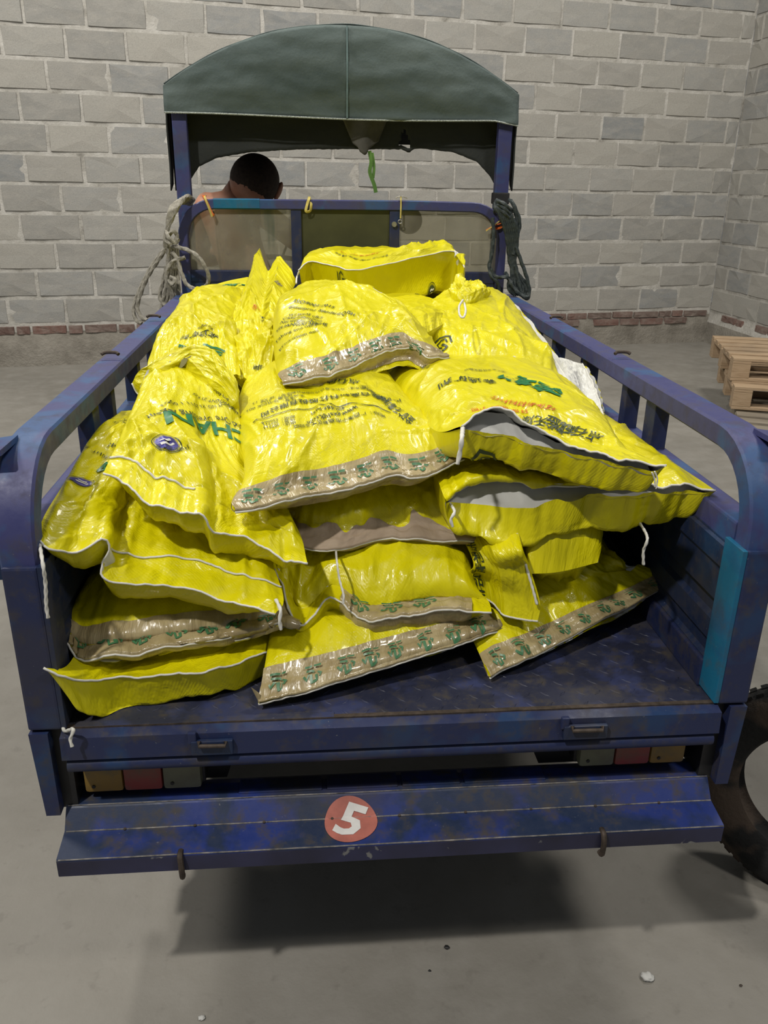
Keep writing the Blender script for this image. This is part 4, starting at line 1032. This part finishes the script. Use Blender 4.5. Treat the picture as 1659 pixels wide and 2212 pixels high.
# --- right back
s18 = S('r', 'small yellow sack end with pale lining standing next to the right rail',
        [P(1258, 786, .385), P(1275, 815, .37), P(1290, 850, .355), P(1303, 896, .335)], [P(1205, 772, .385), P(1215, 830, .37), P(1245, 880, .355)],
        T=(.015, .03), vf=.3, nearB=[P(1268, 792, .375), P(1284, 820, .358), P(1298, 855, .342), P(1306, 900, .325)], open_len=.6, seed=18, pleat=.003, wrinkle=.6)
s23 = S('s', 'yellow sack along the right rail, long strip of white lining showing at its edge',
        [P(1072, 628, .475), P(1100, 650, .462), P(1140, 700, .435), P(1185, 760, .405), P(1225, 820, .378), P(1262, 885, .35)],
        [P(1000, 660, .46), P(1060, 740, .43), P(1130, 850, .38)], T=(.02, .06), vf=.2, nearB=[P(1090, 634, .462), P(1122, 668, .445), P(1160, 712, .42), P(1202, 770, .392), P(1240, 828, .367), P(1270, 888, .345)], open_len=.5, seed=19, pleat=.004)
s23.lining(lipz=0, dz=-.006); s18.lining(lipz=0, dz=-.004)
s17b = S('t', 'yellow sack right of the topmost taped sack, black hexagon emblem on its side',
        [P(878, 768, .395), P(960, 782, .40), P(1050, 790, .405), P(1130, 806, .40), P(1212, 822, .385)],
        [P(965, 640, .485), P(1020, 628, .488), P(1075, 632, .475)], left=[P(890, 720, .43), P(925, 670, .465)], right=[P(1188, 770, .395), P(1130, 695, .43)], T=(.035, .06), vf=.04, rise=.3, seed=20, thread=False)
s17a = S('u', 'yellow sack half hidden under the folded topmost flap, smooth rounded top',
         [P(800, 720, .445), P(880, 735, .45), P(960, 700, .46)], [P(757, 640, .462), P(860, 645, .465), P(958, 665, .45)], left=[P(778, 665, .465)], right=[P(970, 675, .455)], T=(.022, .06), vf=.0, rise=.3, seed=21, wrinkle=.5, thread=False)
s24 = S('v', 'gathered yellow sack mouth tied with a white cord, behind the hexagon emblem',
        [P(968, 652, .485), P(1010, 662, .48), P(1052, 652, .48)], [P(985, 605, .525), P(1005, 612, .52), P(1020, 618, .51), P(1055, 632, .498)], T=(.022, .03), vf=.0, seed=22, wrinkle=.9, pleat=.004)
s24.string([P(1000, 648, .52), P(992, 662, .515), P(993, 680, .505), P(1001, 686, .503), P(1006, 672, .508), P(1003, 655, .515)], r=.0022)
s14 = S('w', 'topmost printed yellow sack in the centre with clear-taped brown strip along its front',
        [P(612, 832, .405), P(650, 826, .41), P(700, 816, .418), P(765, 790, .43), P(830, 766, .438), P(885, 757, .442), P(925, 775, .432), P(970, 774, .428)],
        [P(605, 655, .485), P(690, 645, .492), P(785, 675, .482)], left=[P(596, 790, .42), P(590, 730, .45), P(592, 680, .48)], right=[P(935, 745, .44), P(890, 700, .465), P(850, 675, .485)],
        T=(.042, .06), vf=.04, rise=.35, belly=.05, seed=23, pleat=.005, bumps=((.80, .28, .012, .08, .2),))
s14.tape(.11)
s16 = S('x', 'uppermost yellow sack at the back, raised folded flap with black emblem and dark oval',
        [P(645, 584, .545), P(668, 566, .558), P(710, 572, .555), P(770, 584, .552), P(860, 566, .563), P(930, 549, .575), P(975, 543, .578), P(992, 550, .572), P(1003, 578, .558)],
        [P(690, 541, .552), P(760, 538, .558), P(835, 541, .556), P(880, 556, .545), W(.16, 1.62, .49), W(.27, 1.6, .46)], left=[P(660, 560, .548)], right=[P(999, 563, .562)], T=(.008, .12), vf=.10, rise=.4,
        belly=.04, riseB=.14, lip=.95, nB=6, seed=24, pleat=.003)
s16.string([P(646, 586, .545), P(641, 600, .53), P(640, 612, .525)], r=.002)
# fillers carrying the heap
for i, (x0, x1, y0, y1, z) in enumerate(((-.46, .0, .70, 1.2, .08), (.02, .46, .75, 1.2, .08), (-.45, .44, 1.2, 1.66, .10), (-.44, .44, .80, 1.62, .24), (-.40, .40, .85, 1.6, .36))):
    S('y%d' % i, 'yellow sack buried deep in the heap, almost wholly covered by others', [W(x0, y0, z), W(x1, y0, z)], [W(x0, y1, z), W(x1, y1, z)], T=(.065, .07), vf=.02, seed=40+i, nu=30, nv=36, thread=False, group='sacks buried in the heap')
# ================================================================== OTHER THINGS
# ---- ropes
def rope(name, label, pts_list, r, mat, cat='rope', strands=3):
    mb = MB()
    cen = np.mean([p for pts in pts_list for p in pts], 0)
    for pts in pts_list: mb.tube(np.array(pts)-cen, r, 9, strands=strands, sub=10)
    o = mb.build(name, mat, None, True); o.location = cen; return setp(o, label, cat)
YR = 1.66
def PR(px, py, y=YR): return PY(px, py, y)
g = []
for k in range(5):     # coil strands hanging over the hoop corner
    a = k*7
    g.append([PR(418-a*.2, 432+a*.3, 1.74), PR(404-a*.8, 424+a*.5, 1.68), PR(386-a*.7, 445+a*.4, 1.645), PR(366-a*.15, 485+a*.2, 1.64), PR(356+a*.2, 520, 1.64), PR(362+a*.25, 548, 1.645)])
g.append([PR(362, 512, 1.63), PR(372, 500, 1.615), PR(382, 506, 1.62), PR(380, 518, 1.62), PR(366, 526, 1.615), PR(356, 520, 1.62)])
g.append([PR(358, 500, 1.63), PR(366, 514, 1.612), PR(378, 524, 1.615), PR(386, 515, 1.62)])
g.append([PR(372, 532, 1.63), PR(400, 538, 1.60), PR(425, 552, 1.58), PR(442, 575, 1.575), PR(451, 600, 1.58), PR(444, 618, 1.59), PR(425, 624, 1.60), PR(405, 616, 1.61), PR(392, 590, 1.62), PR(384, 562, 1.63), PR(372, 545, 1.64)])
g.append([PR(366, 530, 1.64), PR(350, 545, 1.66), PR(325, 580, 1.67), PR(300, 630, 1.68), PR(289, 665, 1.68), PR(293, 690, 1.67), PR(306, 699, 1.66)])
g.append([PR(360, 536, 1.64), PR(340, 565, 1.66), PR(318, 600, 1.67), PR(302, 640, 1.67), PR(297, 665, 1.67), PR(305, 685, 1.66), PR(318, 692, 1.65)])
for k in range(5):
    g.append([PR(364+k*5, 535, 1.64+.006*k), PR(362+k*5, 580, 1.645+.005*k), PR(358+k*7, 625, 1.65), PR(346+k*9, 672, 1.66), PR(340+k*9, 690+k*2, 1.665)])
g.append([PR(400, 556, 1.63), PR(372, 566, 1.63), PR(360, 590, 1.63), PR(362, 612, 1.63), PR(372, 640, 1.64), PR(366, 655, 1.65)])
g.append([PR(368, 598, 1.62), PR(378, 604, 1.61), PR(372, 614, 1.61), PR(364, 606, 1.62)])
g.append([PR(356, 660, 1.65), PR(345, 640, 1.66), PR(352, 610, 1.66), PR(360, 575, 1.655)])
rope('coiled_rope', 'thick grey rope knotted and hanging in loops over the left corner of the headboard hoop', g, .0060, ROPEG)
g = []
for k in range(7):
    o_ = k*4.5
    g.append([PR(1074+k*3, 432+k*1.5, 1.69), PR(1070+k*2.5, 446, 1.655), PR(1082+k*4, 470, 1.65), PR(1092+k*4.2, 500, 1.655), PR(1097+k*3.2, 530, 1.66), PR(1100+k*2.0, 560, 1.665), PR(1106+k*2, 590, 1.66), PR(1098+k*7.5, 620, 1.655), PR(1112+k*4.5, 638, 1.65)])
for (e, d) in ((122, 0), (116, 2)):
    g.append([PR(1100, 432, 1.69), PR(1108, 440, 1.66), PR(e+1000, 475, 1.66), PR(e+1000-2, 500, 1.66), PR(1112, 530, 1.66), PR(1108, 550, 1.66)])
g.append([PR(1110, 520, 1.66), PR(1124, 560, 1.655), PR(1138, 600, 1.65), PR(1143, 632, 1.65), PR(1138, 645, 1.645), PR(1128, 636, 1.645), PR(1120, 605, 1.65), PR(1114, 575, 1.655)])
g.append([PR(1060, 580, 1.655), PR(1070, 597, 1.65), PR(1095, 598, 1.64), PR(1092, 590, 1.68), PR(1100, 605, 1.65), PR(1112, 625, 1.64), PR(1130, 640, 1.635), PR(1142, 642, 1.635)])
for k in range(3):
    g.append([PR(1068, 441+k*8, 1.69), PR(1075, 436+k*8, 1.655), PR(1088, 440+k*9, 1.645), PR(1102, 452+k*10, 1.65), PR(1106, 458+k*10, 1.69)])
g.append([PR(1064, 470, 1.66), PR(1066, 510, 1.66), PR(1062, 550, 1.66), PR(1057, 575, 1.66), PR(1062, 598, 1.65), PR(1076, 612, 1.65), PR(1078, 640, 1.655)])
rope('coiled_rope', 'dark green-black twisted rope coil hanging from the right corner of the headboard hoop', g, .0058, ROPED)
def strap(name, label, pts, sq, mat, cat):
    cen = np.mean(pts, 0); o = MB().tube(np.array(pts)-cen, .003, sq=sq, sub=5).build(name, mat, None, True); o.location = cen; return setp(o, label, cat)
HB = L-.018
t = strap('cable_tie', 'orange and yellow tie looped over the left end of the headboard hoop', [PY(442, 424, L+.018), PY(440, 424, HB-.004), PY(448, 440, HB-.006), PY(456, 458, HB-.006), PY(461, 466, HB-.002), PY(460, 458, L+.018)], (.004, .0016), OTIE, 'tie')
o = MB().tube(np.array([PY(444, 423, L+.016), PY(442, 425, HB-.006), PY(450, 446, HB-.010), PY(458, 468, HB-.008)]), .003, sq=(.003, .0014), sub=5).build('yellow_strand', YTIE, t, True)
t = strap('cable_tie', 'orange and beige tie around the right upright of the headboard hoop', [PY(1050, 497, HB-.004), PY(1066, 488, HB-.008), PY(1084, 482, HB-.006), PY(1092, 480, L), PY(1080, 492, HB-.007), PY(1060, 494, HB-.006)], (.005, .0016), OTIE, 'tie')
MB().tube(np.array([PY(1050, 499, HB-.006), PY(1066, 488, HB-.012), PY(1083, 474, HB-.008)]), .003, sq=(.003, .0016), sub=4).build('beige_strand', YTIE, t, True)
MB().tube(np.array([PY(1086, 479, HB-.008), PY(1096, 493, HB-.012)]), .0018, 8).build('cut_end', WHITEP, t, True)
strap('cable_tie', 'short yellowish tie knotted on the top bar left of the middle panel', [PY(668, 426, L+.015), PY(668, 428, HB-.002), PY(664, 440, HB-.006), PY(661, 456, HB-.006), PY(670, 455, HB-.004), PY(672, 440, HB-.004), PY(671, 430, L+.012)], (.004, .002), YTIE, 'tie')
t = strap('wire_hook', 'pale wire with a round eyelet hanging on the top bar right of the middle panel', [PY(866, 426, L+.015), PY(866, 428, HB-.003), PY(866, 445, HB-.005), PY(865, 472, HB-.006)], (.0022, .0016), YTIE, 'hook')
a_ = np.linspace(0, 2*np.pi, 20, endpoint=False); c_ = PY(864, 479, HB-.006)
MB().tube([c_+W(.0055*math.cos(q), 0, .0055*math.sin(q)) for q in a_], .0018, 8, closed=True).build('eyelet', STEEL, t, True)
MB().tube([PY(855, 427, HB), PY(866, 424, HB-.004), PY(880, 428, HB)], .0015, 8, sub=4).build('wire_end', STEEL, t, True)
# ---- loose tyre at the right
RW, WD = .222, .088
prof_ = [(RW-WD*.98, -WD*.30), (RW-WD*.9, -WD*.42), (RW-WD*.6, -WD*.53), (RW-WD*.3, -WD*.50), (RW-WD*.1, -WD*.38), (RW-.002, -WD*.2), (RW, 0), (RW-.002, WD*.2), (RW-WD*.1, WD*.38), (RW-WD*.3, WD*.50), (RW-WD*.6, WD*.53), (RW-WD*.9, WD*.42), (RW-WD*.98, WD*.30), (RW-WD*.9, WD*.2), (RW-WD*.85, 0), (RW-WD*.9, -WD*.2), (RW-WD*.98, -WD*.30)]
mb = MB().lathe(prof_, (0, 0, 0), 1, 72, cap=False)
ty = mb.build('loose_tyre', mat_tread(), None, True); ty.location = (.825, .155, GROUND+RW); ty.rotation_euler = (R(-4), 0, R(-39))
setp(ty, 'mud-caked black tyre standing at the right edge of the photo beside the rear bumper', 'tyre')
tb = MB()
for k in range(60):
    a = 2*math.pi*k/60
    for sgn in (-1, 1):
        e1 = np.array([math.cos(a), 0, math.sin(a)]); e2 = np.array([-math.sin(a), 0, math.cos(a)]); c0 = e1*(RW-.002)+np.array([0, sgn*.013, 0]); n_ = len(tb.v)
        for dz in (-.003, .0035):
            for (p1, p2) in ((-.007, -.010), (.007, -.010), (.007, .010), (-.007, .010)): tb.v.append(tuple(c0+e1*dz+e2*(p1+sgn*p2*.3)+np.array([0, p2, 0])))
        tb.f += [(n_+4, n_+5, n_+6, n_+7), (n_, n_+1, n_+5, n_+4), (n_+1, n_+2, n_+6, n_+5), (n_+2, n_+3, n_+7, n_+6), (n_+3, n_, n_+4, n_+7)]
me = npmesh('tread_blocks', tb.v, tb.f); o = link('tread_blocks', me, ty.data.materials[0], ty); o['kind'] = 'stuff'
# ---- pallets
def pallet_parts(name, loc, rz, label, mat, wx=1.0, wy=.8):
    p = empty(name, loc, label, 'pallet', 'wooden pallets by the right wall', rz)
    def pb(nm, lo, hi):
        me = MB().box(lo, hi, .003); m_ = npmesh(nm, me.v, me.f); return link(nm, m_, mat, p)
    for k in range(3): pb('bottom_board', (0, k*(wy-.10)/2, 0), (wx, k*(wy-.10)/2+.10, .018))
    for i in range(3):
        for k in range(3): pb('block', (i*(wx-.10)/2, k*(wy-.10)/2, .018), (i*(wx-.10)/2+.10, k*(wy-.10)/2+.10, .098))
    for i in range(3): pb('stringer_board', (i*(wx-.10)/2, 0, .098), (i*(wx-.10)/2+.10, wy, .114))
    for k in range(6): pb('deck_board', (0, k*(wy-.09)/5, .114), (wx, k*(wy-.09)/5+.09, .132))
    return p
az = R(-20)
pallet_parts('pallet', (2.12, 2.98, GROUND), R(-24), 'lowest greyed pallet of the stack, glimpsed through the right side rail', WOODG)
pallet_parts('pallet', (2.26, 3.36, GROUND+.133), az, 'middle wooden pallet of the stack by the right wall', WOOD)
pallet_parts('pallet', (2.30, 3.50, GROUND+.266), R(-17), 'topmost wooden pallet of the stack by the right wall', WOOD)
b = MB().box((0, 0, 0), (.3, .12, .09), .006); me = npmesh('timber_block', b.v, b.f); o = link('timber_block', me, WOODG); o.location = (2.56, 3.42, GROUND+.399); o.rotation_euler = (0, 0, R(-30))
setp(o, 'dark weathered timber block lying on the topmost pallet at the right edge', 'timber')
# ---- crumbs on the floor
for (px, py, r_, mat, lab) in ((1398, 2114, .012, LINING, 'larger white crumb of plaster on the floor at lower right'), (436, 2201, .006, LINING, 'small white crumb on the floor at the bottom edge'),
                               (965, 2048, .005, BLACK, 'dark pebble on the floor in the shadow below the bumper'), (928, 2098, .0025, BLACK, 'tiny dark speck on the floor nearer the camera than the pebble'),
                               (1600, 2130, .0028, RUST, 'tiny rusty crumb on the floor right of the white one')):
    q = P(px, py, GROUND); o = blob('debris', (0, 0, r_*.3), (r_, r_*.8, r_*.4), mat, None, int(px)); o.location = (q[0], q[1], GROUND+.001); setp(o, lab, 'debris')
# ---- person on the driver's seat
def skin_body(name, joints, edges, root, mat, sub=2):
    me = bpy.data.meshes.new(name); keys = list(joints); idx = {k: i for i, k in enumerate(keys)}
    me.from_pydata([joints[k][0] for k in keys], [(idx[a], idx[b]) for a, b in edges], []); me.update()
    o = bpy.data.objects.new(name, me); COL.objects.link(o)
    sk = o.modifiers.new('skin', 'SKIN'); sk.use_smooth_shade = True; sk.branch_smoothing = .6
    lay = me.skin_vertices[0].data if me.skin_vertices else None
    for k in keys:
        r = joints[k][1]; r = (r, r) if np.isscalar(r) else r
        lay[idx[k]].radius = r; lay[idx[k]].use_root = (k == root)
    ss = o.modifiers.new('sub', 'SUBSURF'); ss.levels = sub; ss.render_levels = sub
    dg = bpy.context.evaluated_depsgraph_get(); m2 = bpy.data.meshes.new_from_object(o.evaluated_get(dg)); m2.name = name
    bpy.data.objects.remove(o); bpy.data.meshes.remove(me)
    m2.materials.clear(); m2.materials.append(mat); m2.polygons.foreach_set('use_smooth', np.ones(len(m2.polygons), bool))
    return m2
J = {'pelvis': ((-.30, 2.20, .27), (.145, .12)), 'waist': ((-.335, 2.20, .38), (.13, .10)), 'chest': ((-.40, 2.20, .53), (.15, .115)), 'upper': ((-.42, 2.23, .655), (.125, .10)),
     'neck0': ((-.385, 2.24, .70), .062), 'neck1': ((-.36, 2.25, .725), .052),
     'head0': ((-.335, 2.24, .735), (.070, .078)), 'head1': ((-.325, 2.215, .752), (.082, .092)), 'head2': ((-.315, 2.20, .775), (.060, .066)),
     'shL': ((-.505, 2.24, .675), .060), 'elL': ((-.56, 2.38, .46), .040), 'wrL': ((-.40, 2.56, .47), .028), 'haL': ((-.37, 2.60, .475), .030),
     'shR': ((-.30, 2.26, .64), .056), 'elR': ((-.06, 2.40, .45), .040), 'wrR': ((.22, 2.58, .47), .028), 'haR': ((.27, 2.62, .475), .030),
     'hpL': ((-.36, 2.28, .26), .095), 'knL': ((-.38, 2.60, .22), .065), 'anL': ((-.36, 2.56, -.22), .042), 'ftL': ((-.36, 2.66, -.265), .036),
     'hpR': ((-.20, 2.30, .26), .095), 'knR': ((-.02+.12, 2.60, .26), .065), 'anR': ((.12, 2.56, -.22), .042), 'ftR': ((.12, 2.66, -.265), .036)}
E_ = [('pelvis', 'waist'), ('waist', 'chest'), ('chest', 'upper'), ('upper', 'neck0'), ('neck0', 'neck1'), ('neck1', 'head0'), ('head0', 'head1'), ('head1', 'head2'),
      ('upper', 'shL'), ('shL', 'elL'), ('elL', 'wrL'), ('wrL', 'haL'), ('upper', 'shR'), ('shR', 'elR'), ('elR', 'wrR'), ('wrR', 'haR'),
      ('pelvis', 'hpL'), ('hpL', 'knL'), ('knL', 'anL'), ('anL', 'ftL'), ('pelvis', 'hpR'), ('hpR', 'knR'), ('knR', 'anR'), ('anR', 'ftR')]
for sd, c0 in (('L', np.array([-.37, 2.60, .475])), ('R', np.array([.27, 2.62, .475]))):
    for k in range(4):
        b0 = 'f%s%d' % (sd, k); off = (k-1.5)*.017
        J[b0+'a'] = (tuple(c0+[off, .030, .004]), .0085); J[b0+'b'] = (tuple(c0+[off, .052-.003*abs(k-1), -.008]), .0078); J[b0+'c'] = (tuple(c0+[off, .045, -.026]), .0068)
        E_ += [('ha'+sd, b0+'a'), (b0+'a', b0+'b'), (b0+'b', b0+'c')]
    s_ = 1 if sd == 'L' else -1
    J['t'+sd+'a'] = (tuple(c0+[s_*.030, .006, -.006]), .0095); J['t'+sd+'b'] = (tuple(c0+[s_*.036, .028, -.018]), .008); E_ += [('ha'+sd, 't'+sd+'a'), ('t'+sd+'a', 't'+sd+'b')]
me = skin_body('person', J, E_, 'pelvis', SKIN)
me.transform(Matrix.Translation((.30, -2.20, -.16)))
man = link('person', me); man.location = (-.30, 2.20, .16)
setp(man, 'shirtless person with cropped dark hair hunched on the seat behind the dirty left pane', 'person')
# ears, hair cap and trousers as their own pieces
HC = np.array([-.322, 2.215, .745])
def ellip(name, c, r, mat, cut=None, seed=0, rot=None):
    bm = bmesh.new(); bmesh.ops.create_uvsphere(bm, u_segments=40, v_segments=28, radius=1)
    for q in bm.verts:
        n_ = 1+.012*float(noise2(q.co.x*9+seed, q.co.y*9+q.co.z*7, seed)); q.co = Vector((q.co.x*r[0]*n_, q.co.y*r[1]*n_, q.co.z*r[2]*n_))
    if cut is not None: bmesh.ops.delete(bm, geom=[q for q in bm.verts if cut(q.co)], context='VERTS')
    me = bpy.data.meshes.new(name); bm.to_mesh(me); bm.free(); o = link(name, me, mat, man, True)
    o.matrix_parent_inverse = parent_inv(man); o.location = c
    if rot: o.rotation_euler = rot
    return o
ellip('head_skin', HC, (.086, .102, .092), SKIN, rot=(0, R(14), 0))
ellip('hair', HC+W(.004, .0, .006), (.0895, .105, .0905), HAIR, lambda c: c.z < -.078+.75*max(0, -c.x-.015)+(.10 if c.y > .075 else 0)*.3, 3, (0, R(14), 0))
for s_ in (-1, 1): ellip('ear', HC+W(s_*.088, .01, -.030), (.012, .024, .034), SKIN, rot=(0, R(14+s_*10), 0))
ellip('nose', HC+W(-.008, .108, -.022), (.014, .018, .022), SKIN)
for s_ in (-1, 1): ellip('eye', HC+W(s_*.030-.004, .094, .0), (.014, .010, .010), WHITEP)
ellip('mouth', HC+W(-.014, .098, -.052), (.024, .008, .007), STICK)
jt = {'a': ((-.30, 2.21, .30), (.155, .13)), 'b': ((-.29, 2.21, .23), (.16, .13)), 'cL': ((-.37, 2.30, .255), .105), 'dL': ((-.38, 2.59, .22), .078), 'eL': ((-.36, 2.565, -.18), .058),
      'cR': ((-.19, 2.32, .255), .105), 'dR': ((.09, 2.59, .26), .078), 'eR': ((.12, 2.565, -.18), .058)}
me = skin_body('trousers', jt, [('a', 'b'), ('b', 'cL'), ('cL', 'dL'), ('dL', 'eL'), ('b', 'cR'), ('cR', 'dR'), ('dR', 'eR')], 'b', TROUSER)
o = link('trousers', me, None, man); o.matrix_parent_inverse = parent_inv(man)
# ================================================================== PRINT ON THE SACKS
def emblem_oval(s, px, py, size, ang=180, col=None, side='t'):
    s.poly([disc(.62, ex=1.25)], px, py, size, ang, col or BLUEINK, 'oval_emblem', side, .0018)
    s.poly([ring(.80, .86, ex=1.25)], px, py, size, ang, INK, 'emblem_ring', side, .0018)
    s.poly([ring(.66, .70, ex=1.25)], px, py, size, ang, col or BLUEINK, 'emblem_ring', side, .0019)
    s.poly([band([(-.45, .05), (-.2, .18), (.1, .12), (.45, .2)], .16), band([(-.3, -.2), (.0, -.1), (.35, -.18)], .12)], px, py, size, ang, WHITEP, 'emblem_figure', side, .0024)
T5 = s5.text
T5('点石成金 无燃烧', 690, 826, .021, 184, bold=.012)
T5('广西森合高新科技股份有限公司', 712, 858, .0185, 190, bold=.014)
T5('企业标准：Q/SHGK 001\n净含量：25kg\n生产许可：桂 XK 13', 600, 862, .0105, 190)
T5('使用方法：与石灰混合均匀后按比例加入', 700, 842, .0090, 188)
s5.poly([band([(-1, 0), (0, 0), (1, 0)], .018, sub=40)], 690, 875, .120, 191, INK, 'ruled_line')
T5('400-666-9099', 705, 884, .0105, 189, bold=.010)
T5('www.gxshgk.com', 715, 896, .0130, 189, bold=.010)
T5('地址：广西南宁市高新区工业园区', 730, 908, .0110, 189, bold=.006)
T5('电话：(0771)\n传真：(0771)\n邮编：530007', 604, 912, .0095, 190)
T5('金矿无毒环保提金剂', 835, 872, .017, 143, bold=.01)
T14 = s14.text
T14('CHAN', 682, 622, .038, -3, bold=.03, sx=1.1)
T14('Eco-friendly Ore Dressing', 720, 652, .0175, -12, bold=.008)
T14('ISO9001:2015', 680, 662, .0165, -8, bold=.010)
T14('Enterprise Standard:Q/SH', 700, 674, .0145, -9, bold=.010)
T14('W13SR05 GB/T\nCARE Instructions\nNet weight: 25 kg', 655, 685, .0125, -4, bold=.006)
T14('GUANGXI SENHE', 655, 701, .0145, 2, bold=.012)
T14('Taking and using', 640, 714, .0135, 22, bold=.006)
T14('Production date', 645, 727, .0135, 24, bold=.006)
T4 = s4.text
T4('CHAN', 456, 926, .044, 174, GREEN, .03, 1.2)
T4('Gold Ore Dressing Agent', 440, 905, .0175, 176, bold=.006)
T4('PATENT NO. ZL 2011 1 0053', 440, 878, .0105, 177)
T4('NET WEIGHT 25 KG', 470, 868, .0105, 175)
emblem_oval(s4, 358, 957, .024, 180)
T4('环境标志产品', 372, 972, .009, 180)
T3 = s3.text
emblem_oval(s3, 178, 1044, .019, 172)
T3('A', 226, 1014, .040, 150, GREEN, .03)
T3('NET WEIGHT 25 KG', 222, 985, .0120, 156, bold=.006)
T3('Gold', 250, 966, .0130, 160, bold=.006)
T3('PATENT\nMining', 272, 912, .012, 165)
T13 = s13.text
T13('有限公司', 912, 793, .014, 184)
T13('国家重点环保实用技术', 1040, 802, .0095, 180)
T13('金选矿剂', 1010, 818, .026, 178, bold=.012)
T13('金蝉', 1150, 832, .046, 164, GREEN, .035, 1.5)
T13('环保新材料科技', 1130, 872, .0165, 172, REDINK, .008)
T13('环保 提金 小包', 1080, 882, .0150, 176, REDINK, .008)
T13('无燃 无爆', 1185, 913, .023, 166, bold=.008)
T13('点石成金', 1240, 930, .025, 164, bold=.010)
s13.poly(LOGO, 1042, 1014, .021, -22, INK, 'hexagon_emblem', 'b')
T16 = s16.text
T16('专利产品 环保 高效 无毒 提金', 775, 562, .013, 178, INK, .004)
T16('环保提金药剂 金石', 770, 552, .013, 180, REDINK, .006)
s16.poly(LOGO, 740, 598, .022, -8, INK, 'hexagon_emblem', 'b')
emblem_oval(s16, 932, 628, .019, 8, INK, 'b')
s17b.poly(LOGO, 955, 745, .023, -20, INK, 'hexagon_emblem')
s17a.text('W.', 900, 636, .018, -20, INK, .004)
s19.text('当金', 430, 757, .042, 184, GREEN, .035, 1.25)
s19.text('金选矿剂', 430, 722, .020, 182, INK, .008)
s19.text('科技环保', 440, 703, .009, 180)
s20.text('金蝉', 515, 614, .034, 186, GREEN, .02, 1.2)
s20.text('金选矿剂', 470, 632, .018, 184, INK, .006)
s20.text('安全提示 小心使用\n环保新材料', 580, 700, .0100, -50, INK)
s20.text('提金', 552, 662, .014, -60, REDINK)
s20.text('安全', 600, 612, .016, 200, BLUEINK, .01)
s21.text('回收利用', 575, 797, .013, 184, INK, .012)
s11.text('专\n利\n产\n品\n仿', 1036, 1235, .0215, -6, INK, .010)
s11.text('无\n烟\n、\n环', 1014, 1232, .017, -6, INK, .006)
s22.text('Guangxi Company Ltd', 455, 838, .0115, -27, INK, .008)
q = [s22.samp(s22.St, np.array(a), np.array(b))+s22.samp(s22.nt, np.array(a), np.array(b))*.002 for a, b in ((.10, .10), (.28, .10), (.28, .42), (.10, .42))]
s22.child('white_tag', q, [(0, 1, 2, 3)], LINING)
q = [s22.samp(s22.St, np.array(a), np.array(b))+s22.samp(s22.nt, np.array(a), np.array(b))*.002 for a, b in ((.36, .18), (.50, .18), (.50, .42), (.36, .42))]
s22.child('white_tag', q, [(0, 1, 2, 3)], LINING)
q = [P(1092, 1312, .088), P(1150, 1336, .080), P(1152, 1322, .088), P(1100, 1306, .098)]
s11.child('white_tag', q, [(0, 1, 2, 3)], LINING)
